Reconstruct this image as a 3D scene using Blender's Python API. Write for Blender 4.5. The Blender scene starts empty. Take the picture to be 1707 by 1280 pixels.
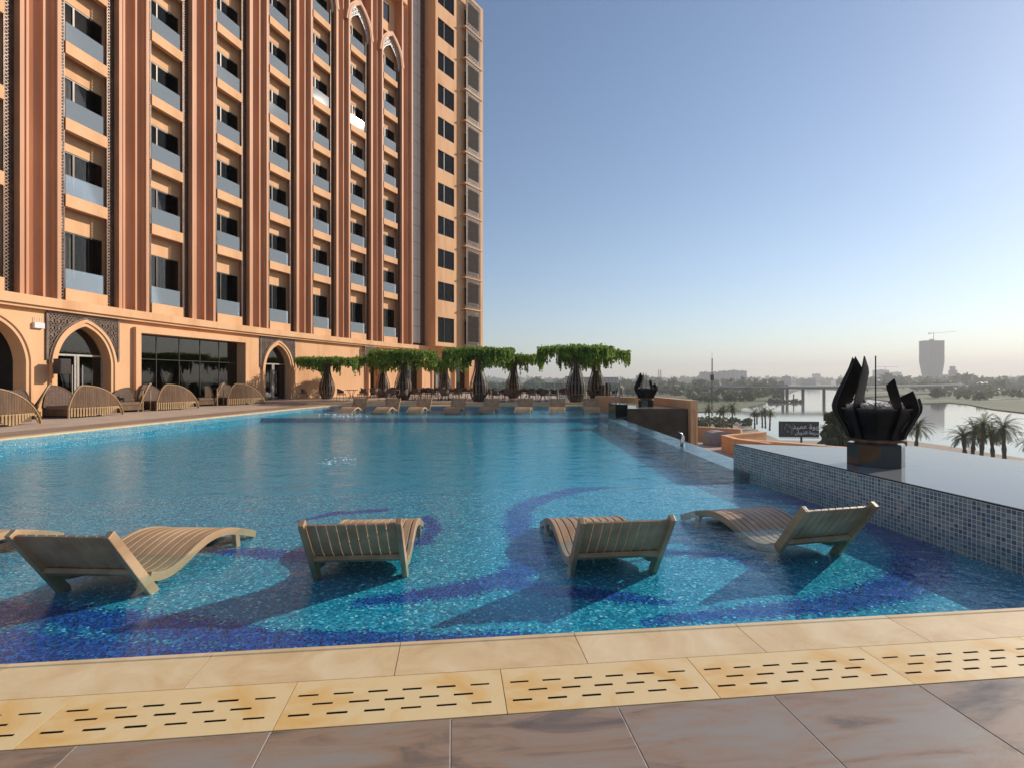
import bpy, bmesh, math, random
from mathutils import Vector, Matrix
random.seed(7)
R = math.radians
PI = math.pi
sc = bpy.context.scene
col = sc.collection
# ------------------------------------------------------------- camera model used for measured positions
F, CX, HY, CZ = 862.0, 853.5, 633.0, 1.6
def at(px, py, z):
    """real point on the horizontal plane z seen at a measured picture position"""
    Y = F * (CZ - z) / (py - HY)
    return Vector(((px - CX) / F * Y, Y, z))
def atY(px, py, Y):
    return Vector(((px - CX) / F * Y, Y, CZ - (py - HY) / F * Y))
# ------------------------------------------------------------- mesh builder
class MB:
    def __init__(s): s.v = []; s.f = []; s.m = []
    def add(s, vs, fs, m=0):
        b = len(s.v); s.v += [tuple(v) for v in vs]
        for f in fs: s.f.append(tuple(b + i for i in f)); s.m.append(m)
    def box(s, x0, x1, y0, y1, z0, z1, m=0):
        s.add([(x0,y0,z0),(x1,y0,z0),(x1,y1,z0),(x0,y1,z0),(x0,y0,z1),(x1,y0,z1),(x1,y1,z1),(x0,y1,z1)],
              [(0,3,2,1),(4,5,6,7),(0,1,5,4),(1,2,6,5),(2,3,7,6),(3,0,4,7)], m)
    def quad(s, a, b, c, d, m=0): s.add([a,b,c,d], [(0,1,2,3)], m)
    def prism(s, poly, z0, z1, m=0, mtop=None):
        n = len(poly); vs = [(p[0],p[1],z0) for p in poly] + [(p[0],p[1],z1) for p in poly]
        fs = [(i,(i+1)%n,n+(i+1)%n,n+i) for i in range(n)]
        s.add(vs, fs + [tuple(range(n-1,-1,-1))], m)
        s.add([(p[0],p[1],z1) for p in poly], [tuple(range(n))], m if mtop is None else mtop)
    def bar(s, p, q, w, t, m=0, up=(0,0,1), caps=False):
        """bar with a w (sideways) by t (along up) section"""
        p = Vector(p); q = Vector(q); d = (q-p)
        if d.length < 1e-6: return
        d.normalize(); u = Vector(up); sd = d.cross(u)
        if sd.length < 1e-4: sd = d.cross(Vector((1,0,0)))
        sd.normalize(); u = sd.cross(d)
        a = sd*w/2; b = u*t/2
        vs = [p-a-b, p+a-b, p+a+b, p-a+b, q-a-b, q+a-b, q+a+b, q-a+b]
        fs = [(0,1,5,4),(1,2,6,5),(2,3,7,6),(3,0,4,7)]
        if caps: fs += [(3,2,1,0),(4,5,6,7)]
        s.add(vs, fs, m)
    def tube(s, pts, rad, n=8, m=0, caps=True):
        pts = [Vector(p) for p in pts]; L = len(pts); rings = []
        if not isinstance(rad, (list, tuple)): rad = [rad]*L
        vs = []
        for i, p in enumerate(pts):
            d = (pts[min(i+1,L-1)] - pts[max(i-1,0)]).normalized()
            a = d.cross(Vector((0.13,0.21,1)))
            if a.length < 1e-3: a = d.cross(Vector((1,0,0)))
            a.normalize(); b = d.cross(a)
            for k in range(n):
                t = 2*PI*k/n; vs.append(p + (a*math.cos(t) + b*math.sin(t))*rad[i])
        fs = [(i*n+k, i*n+(k+1)%n, (i+1)*n+(k+1)%n, (i+1)*n+k) for i in range(L-1) for k in range(n)]
        if caps: fs += [tuple(range(n-1,-1,-1)), tuple((L-1)*n+k for k in range(n))]
        s.add(vs, fs, m)
    def lathe(s, prof, n=24, m=0, c=(0,0,0), caps=False):
        vs = []; L = len(prof)
        for r, z in prof:
            for k in range(n):
                t = 2*PI*k/n; vs.append((c[0]+r*math.cos(t), c[1]+r*math.sin(t), c[2]+z))
        fs = [(i*n+k, i*n+(k+1)%n, (i+1)*n+(k+1)%n, (i+1)*n+k) for i in range(L-1) for k in range(n)]
        if caps: fs += [tuple(range(n-1,-1,-1)), tuple((L-1)*n+k for k in range(n))]
        s.add(vs, fs, m)
    def blob(s, c, r, m=0, n=6, rnd=random, jit=.25):
        c = Vector(c); vs = []
        rr = r if isinstance(r, tuple) else (r,r,r)
        for i in range(1, n//2+1):
            for k in range(n):
                th = PI*i/(n//2+1); ph = 2*PI*(k+.5*(i%2))/n; j = 1+rnd.uniform(-jit,jit)
                vs.append(c + Vector((rr[0]*math.sin(th)*math.cos(ph), rr[1]*math.sin(th)*math.sin(ph), rr[2]*math.cos(th)))*j)
        L = n//2; vs += [c+Vector((0,0,rr[2])), c-Vector((0,0,rr[2]))]
        T = L*n; B = T+1; fs = []
        for i in range(L-1):
            for k in range(n): fs.append((i*n+k, (i+1)*n+k, (i+1)*n+(k+1)%n, i*n+(k+1)%n))
        for k in range(n): fs += [(T, k, (k+1)%n), (B, (L-1)*n+(k+1)%n, (L-1)*n+k)]
        s.add(vs, fs, m)
    def mesh(s, name, mats, smooth=False):
        me = bpy.data.meshes.new(name); me.from_pydata(s.v, [], s.f)
        for mt in (mats if isinstance(mats, (list,tuple)) else [mats]): me.materials.append(mt)
        me.polygons.foreach_set('material_index', s.m)
        if smooth: me.polygons.foreach_set('use_smooth', [True]*len(me.polygons))
        me.update(); return me
    def build(s, name, mats, parent=None, loc=(0,0,0), rz=0, smooth=False, bevel=0):
        me = s.mesh(name, mats, smooth)
        o = bpy.data.objects.new(name, me); col.objects.link(o)
        o.location = loc; o.rotation_euler = (0,0,rz)
        if parent: o.parent = parent
        if bevel:
            b = o.modifiers.new('bevel','BEVEL'); b.width = bevel; b.segments = 2; b.limit_method = 'ANGLE'
        return o
def tag(o, label=None, cat=None, group=None, kind=None):
    if label: o['label'] = label
    if cat: o['category'] = cat
    if group: o['group'] = group
    if kind: o['kind'] = kind
    return o
def empty(name, loc=(0,0,0), rz=0):
    o = bpy.data.objects.new(name, None); col.objects.link(o); o.location = loc; o.rotation_euler = (0,0,rz)
    o.empty_display_size = .2; return o
def copy_tree(o, parent=None, loc=None, rz=None, label=None):
    c = o.copy(); col.objects.link(c)
    if parent: c.parent = parent
    if loc is not None: c.location = loc
    if rz is not None: c.rotation_euler = (0,0,rz)
    if label: c['label'] = label
    for ch in list(o.children): copy_tree(ch, c)
    return c
# ------------------------------------------------------------- materials
def newmat(name):
    m = bpy.data.materials.new(name); m.use_nodes = True
    nt = m.node_tree; b = nt.nodes['Principled BSDF']; return m, nt, b
def N(nt, t, **kw):
    n = nt.nodes.new(t)
    for k, v in kw.items():
        if k.startswith('i_'): n.inputs[k[2:].replace('_',' ')].default_value = v
        else: setattr(n, k, v)
    return n
def ramp(nt, fac, stops):
    r = nt.nodes.new('ShaderNodeValToRGB'); e = r.color_ramp.elements
    while len(e) < len(stops): e.new(.5)
    for i, (p, c) in enumerate(stops): e[i].position = p; e[i].color = (c[0],c[1],c[2],1)
    nt.links.new(fac, r.inputs[0]); return r.outputs[0]
def coords(nt, scale=(1,1,1), kind='Object'):
    tc = nt.nodes.new('ShaderNodeTexCoord'); mp = nt.nodes.new('ShaderNodeMapping')
    mp.inputs['Scale'].default_value = scale; nt.links.new(tc.outputs[kind], mp.inputs[0]); return mp.outputs[0]
def noisy(name, c1, c2, scale=2.0, rough=.7, bump=.1, bscale=None, metal=0, stretch=(1,1,1), detail=6, c3=None, spec=.5, kind='Object', lo=.35, hi=.65, bdist=.02):
    m, nt, b = newmat(name); L = nt.links
    v = coords(nt, stretch, kind)
    n = N(nt, 'ShaderNodeTexNoise'); n.inputs['Scale'].default_value = scale; n.inputs['Detail'].default_value = detail
    n.inputs['Roughness'].default_value = .62
    L.new(v, n.inputs['Vector'])
    st = [(lo, c1), (hi, c2)] if c3 is None else [(lo, c1), ((lo+hi)/2, c2), (hi, c3)]
    L.new(ramp(nt, n.outputs[0], st), b.inputs['Base Color'])
    b.inputs['Roughness'].default_value = rough; b.inputs['Metallic'].default_value = metal
    b.inputs['Specular IOR Level'].default_value = spec
    if bump:
        n2 = N(nt, 'ShaderNodeTexNoise'); n2.inputs['Scale'].default_value = bscale or scale*8; n2.inputs['Detail'].default_value = 4
        L.new(v, n2.inputs['Vector'])
        bp = N(nt, 'ShaderNodeBump'); bp.inputs['Strength'].default_value = bump; bp.inputs['Distance'].default_value = bdist
        L.new(n2.outputs[0], bp.inputs['Height']); L.new(bp.outputs[0], b.inputs['Normal'])
    return m
M = {}
M['plaster'] = noisy('plaster', (.575,.300,.145), (.715,.405,.215), .7, .85, .15, 30, stretch=(1,1,.22), detail=9, c3=(.735,.44,.245), lo=.3, hi=.7)
M['clad'] = noisy('terracotta_cladding', (.47,.215,.108), (.58,.28,.145), 1.2, .6, .06, 25, stretch=(1,1,.15))
M['clad_dark'] = noisy('dark_cladding', (.10,.045,.03), (.14,.06,.04), 1.2, .6, .05, 25)
M['bronze'] = noisy('bronze_lattice', (.08,.052,.040), (.17,.115,.088), 3, .45, .1, 30, metal=.3)
M['screen_dark'] = noisy('dark_lattice_panel', (.035,.027,.024), (.06,.045,.04), 3, .8, 0, spec=.2)
M['screen'] = noisy('aged_lattice', (.085,.055,.045), (.16,.11,.085), 2, .55, .1, 30, metal=.2)
M['frame'] = noisy('window_frame_metal', (.03,.025,.022), (.05,.04,.035), 5, .4, .03, metal=.5)
M['frame_light'] = noisy('door_frame_metal', (.32,.28,.25), (.40,.36,.33), 5, .45, .03, metal=.3)
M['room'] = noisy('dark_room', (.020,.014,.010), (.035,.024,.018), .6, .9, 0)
M['curtain'] = noisy('curtain_cloth', (.62,.58,.53), (.80,.76,.70), 9, .9, .25, 20, stretch=(1,1,.03))
M['curtain_brown'] = noisy('brown_curtain_cloth', (.03,.018,.012), (.07,.04,.025), 9, .9, .25, 20, stretch=(1,1,.03))
M['wood'] = noisy('teak_slats', (.085,.039,.015), (.165,.082,.033), 5, .6, .15, 40, stretch=(1,1,.3))
M['wood_pale'] = noisy('pale_wood', (.30,.185,.085), (.42,.28,.14), 5, .6, .1, 40)
M['lounger'] = noisy('taupe_plastic_wood', (.34,.200,.105), (.50,.325,.185), 4, .42, .12, 60, stretch=(1,.15,1))
M['cushion'] = noisy('cushion_cloth', (.16,.10,.065), (.22,.14,.09), 12, .95, .2, 60)
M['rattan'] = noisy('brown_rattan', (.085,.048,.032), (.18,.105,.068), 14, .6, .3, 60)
M['rib'] = noisy('basket_ribs', (.11,.072,.052), (.21,.145,.105), 8, .6, .2, 40, stretch=(1,1,.3))
M['rib_core'] = noisy('basket_inside', (.02,.012,.009), (.035,.022,.016), 8, .9, 0)
M['pebble'] = noisy('pebbles', (.45,.36,.32), (.75,.68,.62), 9, .7, .2, 30)
M['vase'] = noisy('blackened_steel', (.009,.008,.008), (.022,.017,.015), 3, .42, .12, 25, metal=.45, c3=(.050,.026,.017), lo=.35, hi=.8)
M['rust'] = noisy('rusty_steel', (.10,.045,.025), (.24,.12,.07), 7, .7, .3, 40)
M['granite'] = noisy('black_granite', (.010,.009,.010), (.022,.016,.016), 5, .08, .0, spec=.7)
M['darkstone'] = noisy('dark_marble', (.018,.010,.009), (.042,.024,.019), 1.3, .25, .02, c3=(.075,.048,.04), lo=.35, hi=.75)
M['coping'] = noisy('cream_limestone', (.56,.39,.21), (.68,.50,.29), 3, .55, .12, 50, c3=(.72,.57,.37), lo=.25, hi=.75)
M['white_metal'] = noisy('white_metal', (.6,.6,.6), (.7,.7,.7), 5, .4, 0)
M['black_plastic'] = noisy('black_speaker', (.015,.017,.020), (.03,.033,.038), 30, .6, .1)
M['steel'] = noisy('bent_steel', (.5,.5,.5), (.6,.6,.6), 5, .25, 0, metal=.9)
M['grout'] = noisy('grout', (.46,.40,.34), (.60,.53,.46), 20, .9, .1)
M['slot'] = noisy('slot_shade', (.03,.018,.010), (.07,.045,.025), 20, .95, 0)  # dark brown put into the slot sides and bottoms as recess shade
M['concrete'] = noisy('concrete', (.30,.28,.26), (.42,.39,.36), .5, .85, .05, 6)
M['deck_light'] = noisy('pale_paving', (.44,.33,.255), (.54,.42,.33), 1.2, .6, .05, 20)
M['deck_brown'] = noisy('brown_paving', (.27,.175,.125), (.34,.23,.165), 1.2, .5, .05, 20)
M['greytarp'] = noisy('grey_fabric', (.28,.25,.26), (.36,.33,.34), 3, .8, .1)
# tiles of the brown near deck, one tone for each tile
def tile_mat(name, su, sv, ou, ov, stops, rough, dark, nscale=2.2, streak=(1,1,1), amt=.5):
    m, nt, b = newmat(name); L = nt.links
    tc = N(nt,'ShaderNodeTexCoord'); sp = N(nt,'ShaderNodeSeparateXYZ'); L.new(tc.outputs['Object'], sp.inputs[0])
    def cell(o, off, size):
        a = N(nt,'ShaderNodeMath', operation='SUBTRACT'); L.new(o, a.inputs[0]); a.inputs[1].default_value = off
        d = N(nt,'ShaderNodeMath', operation='DIVIDE'); L.new(a.outputs[0], d.inputs[0]); d.inputs[1].default_value = size
        f = N(nt,'ShaderNodeMath', operation='FLOOR'); L.new(d.outputs[0], f.inputs[0]); return f.outputs[0]
    cb = N(nt,'ShaderNodeCombineXYZ'); L.new(cell(sp.outputs[0],ou,su), cb.inputs[0]); L.new(cell(sp.outputs[1],ov,sv), cb.inputs[1])
    wn = N(nt,'ShaderNodeTexWhiteNoise'); L.new(cb.outputs[0], wn.inputs['Vector'])
    mp = N(nt,'ShaderNodeMapping'); mp.inputs['Scale'].default_value = streak; L.new(tc.outputs['Object'], mp.inputs[0])
    ad = N(nt,'ShaderNodeVectorMath', operation='MULTIPLY_ADD'); L.new(wn.outputs['Color'], ad.inputs[0]); ad.inputs[1].default_value = (9,9,9); L.new(mp.outputs[0], ad.inputs[2])
    ns = N(nt,'ShaderNodeTexNoise'); ns.inputs['Scale'].default_value = nscale; ns.inputs['Detail'].default_value = 8; ns.inputs['Roughness'].default_value = .65; ns.inputs['Distortion'].default_value = .8
    L.new(ad.outputs[0], ns.inputs['Vector'])
    mx = N(nt,'ShaderNodeMath', operation='MULTIPLY_ADD'); L.new(wn.outputs['Value'], mx.inputs[0]); mx.inputs[1].default_value = .18; L.new(ns.outputs[0], mx.inputs[2])
    L.new(ramp(nt, mx.outputs[0], stops), b.inputs['Base Color'])
    rr = N(nt,'ShaderNodeMapRange'); L.new(ns.outputs[0], rr.inputs[0]); rr.inputs[3].default_value = rough; rr.inputs[4].default_value = rough+.25; L.new(rr.outputs[0], b.inputs['Roughness'])
    n2 = N(nt,'ShaderNodeTexNoise'); n2.inputs['Scale'].default_value = 60; L.new(tc.outputs['Object'], n2.inputs['Vector'])
    bp = N(nt,'ShaderNodeBump'); bp.inputs['Strength'].default_value = .05; bp.inputs['Distance'].default_value = .008
    L.new(n2.outputs[0], bp.inputs['Height']); L.new(bp.outputs[0], b.inputs['Normal'])
    return m
M['neartile'] = tile_mat('brown_travertine', .812, 1.6, .797, .864, [(.32,(.10,.072,.056)),(.45,(.185,.138,.108)),(.56,(.30,.200,.135)),(.7,(.28,.24,.205))], .28, 0, 2.4, (.7,2.6,1))
M['copingtile'] = tile_mat('cream_slabs', 1.075, 9, .753, -3, [(.3,(.56,.37,.18)),(.55,(.68,.49,.27)),(.8,(.76,.60,.38))], .4, 0, 3.2)
M['draintile'] = tile_mat('ochre_slabs', 50, 50, 0, 0, [(.36,(.66,.35,.09)),(.5,(.72,.46,.18)),(.64,(.74,.55,.29))], .4, 0, 2.0)
# glass
def glass_mat(name, tint, alpha, rough=.02, diff=None, gl=(1,1,1), ior=1.5):
    m, nt, b = newmat(name); L = nt.links; out = nt.nodes['Material Output']
    tr = N(nt,'ShaderNodeBsdfTransparent'); tr.inputs[0].default_value = (*tint,1)
    base = tr.outputs[0]
    if diff:
        df = N(nt,'ShaderNodeBsdfDiffuse'); df.inputs[0].default_value = (*diff,1)
        mx0 = N(nt,'ShaderNodeMixShader'); mx0.inputs[0].default_value = 1-alpha
        L.new(tr.outputs[0], mx0.inputs[1]); L.new(df.outputs[0], mx0.inputs[2]); base = mx0.outputs[0]
    g = N(nt,'ShaderNodeBsdfGlossy'); g.inputs['Roughness'].default_value = rough; g.inputs[0].default_value = (*gl,1)
    fr = N(nt,'ShaderNodeFresnel'); fr.inputs[0].default_value = ior
    mx = N(nt,'ShaderNodeMixShader'); L.new(fr.outputs[0], mx.inputs[0]); L.new(base, mx.inputs[1]); L.new(g.outputs[0], mx.inputs[2])
    L.new(mx.outputs[0], out.inputs[0]); nt.nodes.remove(b); return m
M['pane'] = glass_mat('tinted_window_glass', (.74,.72,.70), 1, .02, gl=(.55,.53,.50), ior=1.4)
M['darkpane'] = glass_mat('dark_window_glass', (.30,.28,.27), 1, .02, ior=1.75)
M['railing'] = glass_mat('frosted_railing_glass', (.88,.93,.97), .70, .03, (.56,.66,.75), ior=1.45)
M['balglass'] = glass_mat('clear_balustrade_glass', (.75,.85,.84), .8, .02, (.5,.6,.6), ior=1.45)
m, nt, b = newmat('grey_curtain_wall_glass'); b.inputs['Base Color'].default_value = (.62,.59,.53,1); b.inputs['Roughness'].default_value = .22; b.inputs['Metallic'].default_value = .15; M['greyglass'] = m
# leaves
def leaf_mat(name, c1, c2, c3, scale=.8):
    m, nt, b = newmat(name); L = nt.links
    v = coords(nt); n = N(nt,'ShaderNodeTexNoise'); n.inputs['Scale'].default_value = scale; n.inputs['Detail'].default_value = 6; L.new(v, n.inputs['Vector'])
    g = N(nt,'ShaderNodeNewGeometry')
    mx = N(nt,'ShaderNodeMath', operation='MULTIPLY_ADD'); L.new(g.outputs['Random Per Island'], mx.inputs[0]); mx.inputs[1].default_value = .4; L.new(n.outputs[0], mx.inputs[2])
    L.new(ramp(nt, mx.outputs[0], [(.4,c1),(.7,c2),(1,c3)]), b.inputs['Base Color'])
    b.inputs['Roughness'].default_value = .6
    tl = N(nt,'ShaderNodeBsdfTranslucent'); tl.inputs[0].default_value = (c3[0],c3[1],c3[2],1)
    ms = N(nt,'ShaderNodeMixShader'); ms.inputs[0].default_value = .4; out = nt.nodes['Material Output']
    L.new(b.outputs[0], ms.inputs[1]); L.new(tl.outputs[0], ms.inputs[2]); L.new(ms.outputs[0], out.inputs[0]); return m
M['vine'] = leaf_mat('hanging_vine_leaves', (.030,.085,.010), (.085,.18,.020), (.22,.33,.05), 1.5)
M['palm'] = leaf_mat('palm_fronds', (.035,.055,.018), (.075,.10,.03), (.14,.15,.05), .5)
M['woods'] = leaf_mat('woodland_leaves', (.028,.045,.018), (.05,.075,.026), (.08,.10,.035), .02)
M['bark'] = noisy('palm_bark', (.07,.05,.035), (.14,.10,.07), 3, .9, .3, 12, stretch=(1,1,3))
# mosaic used in the pool; the attribute "navy" is the share of navy chips laid at each spot
def mosaic(name, cell, stops, navy_stops, grout, rough=.25, warp=.0):
    m, nt, b = newmat(name); L = nt.links
    tc = N(nt,'ShaderNodeTexCoord'); vec = tc.outputs['Object']
    if warp:
        nz = N(nt,'ShaderNodeTexNoise'); nz.inputs['Scale'].default_value = 3.0; nz.inputs['Detail'].default_value = 3; L.new(vec, nz.inputs['Vector'])
        ad = N(nt,'ShaderNodeVectorMath', operation='MULTIPLY_ADD'); L.new(nz.outputs['Color'], ad.inputs[0]); ad.inputs[1].default_value = (warp,warp,0); L.new(vec, ad.inputs[2]); vec = ad.outputs[0]
    vo = N(nt,'ShaderNodeTexVoronoi'); vo.inputs['Scale'].default_value = 1/cell; vo.inputs['Randomness'].default_value = .9; L.new(vec, vo.inputs['Vector'])
    sp = N(nt,'ShaderNodeSeparateColor'); L.new(vo.outputs['Color'], sp.inputs[0])
    base = ramp(nt, sp.outputs[0], stops); navy = ramp(nt, sp.outputs[1], navy_stops)
    a = N(nt,'ShaderNodeAttribute'); a.attribute_name = 'navy'
    cmp = N(nt,'ShaderNodeMath', operation='LESS_THAN'); L.new(sp.outputs[2], cmp.inputs[0]); L.new(a.outputs['Fac'], cmp.inputs[1])
    mx = N(nt,'ShaderNodeMix', data_type='RGBA'); L.new(cmp.outputs[0], mx.inputs[0]); L.new(base, mx.inputs[6]); L.new(navy, mx.inputs[7])
    ve = N(nt,'ShaderNodeTexVoronoi', feature='DISTANCE_TO_EDGE'); ve.inputs['Scale'].default_value = 1/cell; ve.inputs['Randomness'].default_value = .9; L.new(vec, ve.inputs['Vector'])
    lt = N(nt,'ShaderNodeMath', operation='LESS_THAN'); L.new(ve.outputs['Distance'], lt.inputs[0]); lt.inputs[1].default_value = .045
    m2 = N(nt,'ShaderNodeMix', data_type='RGBA'); L.new(lt.outputs[0], m2.inputs[0]); L.new(mx.outputs[2], m2.inputs[6]); m2.inputs[7].default_value = (*grout,1)
    L.new(m2.outputs[2], b.inputs['Base Color']); b.inputs['Roughness'].default_value = rough
    return m
M['mosaic'] = mosaic('turquoise_sparkle_mosaic', .021, [(0,(.003,.12,.22)),(.3,(.006,.23,.37)),(.65,(.014,.36,.51)),(.9,(.07,.54,.68)),(1,(.42,.86,.92))],  # real chip tones; palest chips put ripple sparkle into the colour, warp imitates refraction
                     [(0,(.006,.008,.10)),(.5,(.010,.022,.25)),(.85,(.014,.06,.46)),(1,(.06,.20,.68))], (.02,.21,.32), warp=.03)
# square glass tiles for the side wall
def squares(name, size, stops, grout, gw=.09, rough=.12):
    m, nt, b = newmat(name); L = nt.links
    tc = N(nt,'ShaderNodeTexCoord')
    dv = N(nt,'ShaderNodeVectorMath', operation='DIVIDE'); L.new(tc.outputs['Object'], dv.inputs[0]); dv.inputs[1].default_value = (size,size,size)
    fl = N(nt,'ShaderNodeVectorMath', operation='FLOOR'); L.new(dv.outputs[0], fl.inputs[0])
    wn = N(nt,'ShaderNodeTexWhiteNoise'); L.new(fl.outputs[0], wn.inputs['Vector'])
    fr = N(nt,'ShaderNodeVectorMath', operation='FRACTION'); L.new(dv.outputs[0], fr.inputs[0])
    sp = N(nt,'ShaderNodeSeparateXYZ'); L.new(fr.outputs[0], sp.inputs[0])
    sx = []
    for o in (sp.outputs[1], sp.outputs[2]):
        s = N(nt,'ShaderNodeMath', operation='LESS_THAN'); L.new(o, s.inputs[0]); s.inputs[1].default_value = gw*1.6; sx.append(s)
    mm = N(nt,'ShaderNodeMath', operation='MAXIMUM'); L.new(sx[0].outputs[0], mm.inputs[0]); L.new(sx[1].outputs[0], mm.inputs[1])
    mx = N(nt,'ShaderNodeMix', data_type='RGBA'); L.new(mm.outputs[0], mx.inputs[0]); L.new(ramp(nt, wn.outputs['Value'], stops), mx.inputs[6]); mx.inputs[7].default_value = (*grout,1)
    L.new(mx.outputs[2], b.inputs['Base Color'])
    rg = N(nt,'ShaderNodeMapRange'); L.new(mm.outputs[0], rg.inputs[0]); rg.inputs[3].default_value = rough; rg.inputs[4].default_value = .8; L.new(rg.outputs[0], b.inputs['Roughness'])
    return m
M['squares'] = squares('grey_blue_square_tiles', .047, [(0,(.09,.12,.15)),(.3,(.15,.20,.23)),(.55,(.24,.28,.29)),(.75,(.38,.39,.36)),(.9,(.42,.36,.28)),(1,(.10,.16,.26))], (.74,.70,.64))
M['copingedge'] = noisy('cream_edge', (.50,.36,.22), (.60,.45,.29), 4, .5, .05)
# water
def water_mat(name, tint, scales, strength, dist, rough=.0, absorb=None, gl=(1,1,1), ior=1.33, refl=.95):
    m, nt, b = newmat(name); L = nt.links; out = nt.nodes['Material Output']
    tc = N(nt,'ShaderNodeTexCoord'); h = None
    for (sx, sy, w, det) in scales:
        mp = N(nt,'ShaderNodeMapping'); mp.inputs['Scale'].default_value = (sx,sy,1); mp.inputs['Rotation'].default_value = (0,0,.15); L.new(tc.outputs['Object'], mp.inputs[0])
        n = N(nt,'ShaderNodeTexNoise'); n.inputs['Scale'].default_value = 1; n.inputs['Detail'].default_value = det; n.inputs['Distortion'].default_value = .6; L.new(mp.outputs[0], n.inputs['Vector'])
        k = N(nt,'ShaderNodeMath', operation='MULTIPLY_ADD'); L.new(n.outputs[0], k.inputs[0]); k.inputs[1].default_value = w
        if h is None: k.inputs[2].default_value = 0
        else: L.new(h, k.inputs[2])
        h = k.outputs[0]
    bp = N(nt,'ShaderNodeBump'); bp.inputs['Strength'].default_value = strength; bp.inputs['Distance'].default_value = dist; L.new(h, bp.inputs['Height'])
    lw = N(nt,'ShaderNodeLayerWeight'); L.new(bp.outputs[0], lw.inputs['Normal'])
    pw_ = N(nt,'ShaderNodeMath', operation='POWER'); L.new(lw.outputs['Facing'], pw_.inputs[0]); pw_.inputs[1].default_value = 5
    r0 = ((ior-1)/(ior+1))**2
    fr = N(nt,'ShaderNodeMath', operation='MULTIPLY_ADD'); L.new(pw_.outputs[0], fr.inputs[0]); fr.inputs[1].default_value = refl; fr.inputs[2].default_value = r0
    g = N(nt,'ShaderNodeBsdfGlossy'); g.inputs['Roughness'].default_value = rough; g.inputs[0].default_value = (*gl,1); L.new(bp.outputs[0], g.inputs['Normal'])
    if absorb:
        t = N(nt,'ShaderNodeBsdfDiffuse'); t.inputs[0].default_value = (*absorb,1)
    else:
        t = N(nt,'ShaderNodeBsdfTransparent'); t.inputs[0].default_value = (*tint,1)
    mx = N(nt,'ShaderNodeMixShader'); L.new(fr.outputs[0], mx.inputs[0]); L.new(t.outputs[0], mx.inputs[1]); L.new(g.outputs[0], mx.inputs[2])
    L.new(mx.outputs[0], out.inputs[0]); nt.nodes.remove(b); return m
M['water'] = water_mat('pool_water', (.84,.96,.98), [(.9,1.6,.8,2),(3.2,5.0,.35,3),(11,15,.12,2)], .62, .09, .01, refl=.40)
M['filmwater'] = water_mat('still_basin_water', (.5,.5,.5), [(1.2,3.5,.6,4),(6,11,.15,2)], .10, .03, .03, absorb=(.20,.20,.205), ior=1.4, refl=.68)
M['river'] = water_mat('river_water', (1,1,1), [(.05,.12,1,4),(.3,.7,.3,3)], .03, .5, .06, absorb=(.23,.23,.20), ior=1.55)
# ============================================================= facade geometry (a gentle inward curve)
P_ = 4.636; S0X, S0Y, TH0, KAP = -20.642, 23.694, .15368, .010386
_tab = []
def _arc_init():
    ds = .02; smin = -10.0
    x, y = S0X, S0Y; s = 0.0; fw = [(0, x, y)]
    while s < 50:
        th = TH0 + KAP*(s+ds/2); x += math.sin(th)*ds; y += math.cos(th)*ds; s += ds; fw.append((s,x,y))
    x, y = S0X, S0Y; s = 0.0; bw = []
    while s > smin:
        th = TH0 + KAP*(s-ds/2); x -= math.sin(th)*ds; y -= math.cos(th)*ds; s -= ds; bw.append((s,x,y))
    _tab.extend(list(reversed(bw)) + fw)
_arc_init()
def arc(s):
    i = max(0, min(len(_tab)-2, int((s - _tab[0][0]) / .02))); a, b = _tab[i], _tab[i+1]
    t = (s-a[0])/(b[0]-a[0]); return a[1]+(b[1]-a[1])*t, a[2]+(b[2]-a[2])*t, TH0+KAP*s
def fp(s, n, z):
    x, y, th = arc(s); return Vector((x+n*math.cos(th), y-n*math.sin(th), z))
def s_at(px, n=0):
    lo, hi = -9.9, 49.0
    for _ in range(50):
        mid = (lo+hi)/2; p = fp(mid, n, 0)
        if CX + F*p.x/p.y < px: lo = mid
        else: hi = mid
    return (lo+hi)/2
HZ = Vector((-16, 40, .15))
hotel = empty('hotel', HZ)
tag(hotel, 'tall curved terracotta hotel with balconies, dark lattice strips and pointed arches', 'building')
def hpart(mb, name, mats, s=None, n=0, z=0, parent=None, **kw):
    """a part in local axes x = outward, y = along the facade, z = up"""
    if s is None:
        o = mb.build(name, mats, parent or hotel, **kw)
        if parent is None: o.location = -HZ
    else:
        p = fp(s, n, z); o = mb.build(name, mats, parent or hotel, p-HZ, -(TH0+KAP*s), **kw)
    return o
def hcopy(o, s, n=0, z=0):
    p = fp(s, n, z); return copy_tree(o, hotel, p-HZ, -(TH0+KAP*s))
def star_lattice(mb, inside, y0, y1, z0, z1, c, w, t, x=0, m=0):
    """eight-point interlace of flat bars in the y-z plane"""
    ny = max(1, round((y1-y0)/c)); nz = max(1, round((z1-z0)/c)); cy = (y1-y0)/ny; cz = (z1-z0)/nz
    pat = [((0,.5),(.5,1)),((.5,1),(1,.5)),((1,.5),(.5,0)),((.5,0),(0,.5)),((.25,0),(.25,.25)),((.75,0),(.75,.25)),((.25,.75),(.25,1)),((.75,.75),(.75,1)),
           ((.25,.25),(.75,.75)),((.25,.75),(.75,.25)),((0,.25),(.25,.25)),((.75,.25),(1,.25))]
    for i in range(ny):
        for j in range(nz):
            for a, b in pat:
                A = (y0+(i+a[0])*cy, z0+(j+a[1])*cz); B = (y0+(i+b[0])*cy, z0+(j+b[1])*cz)
                if inside is None or (inside((A[0]+B[0])/2, (A[1]+B[1])/2)):
                    mb.bar((x,A[0],A[1]), (x,B[0],B[1]), w, t, m, up=(1,0,0))
Z0F = 5.24
FL = 3.58
ZF = [5.79] + [10.2 + FL*k for k in range(8)]       # floor of each balcony level
ZARCH = 33.0
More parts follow.
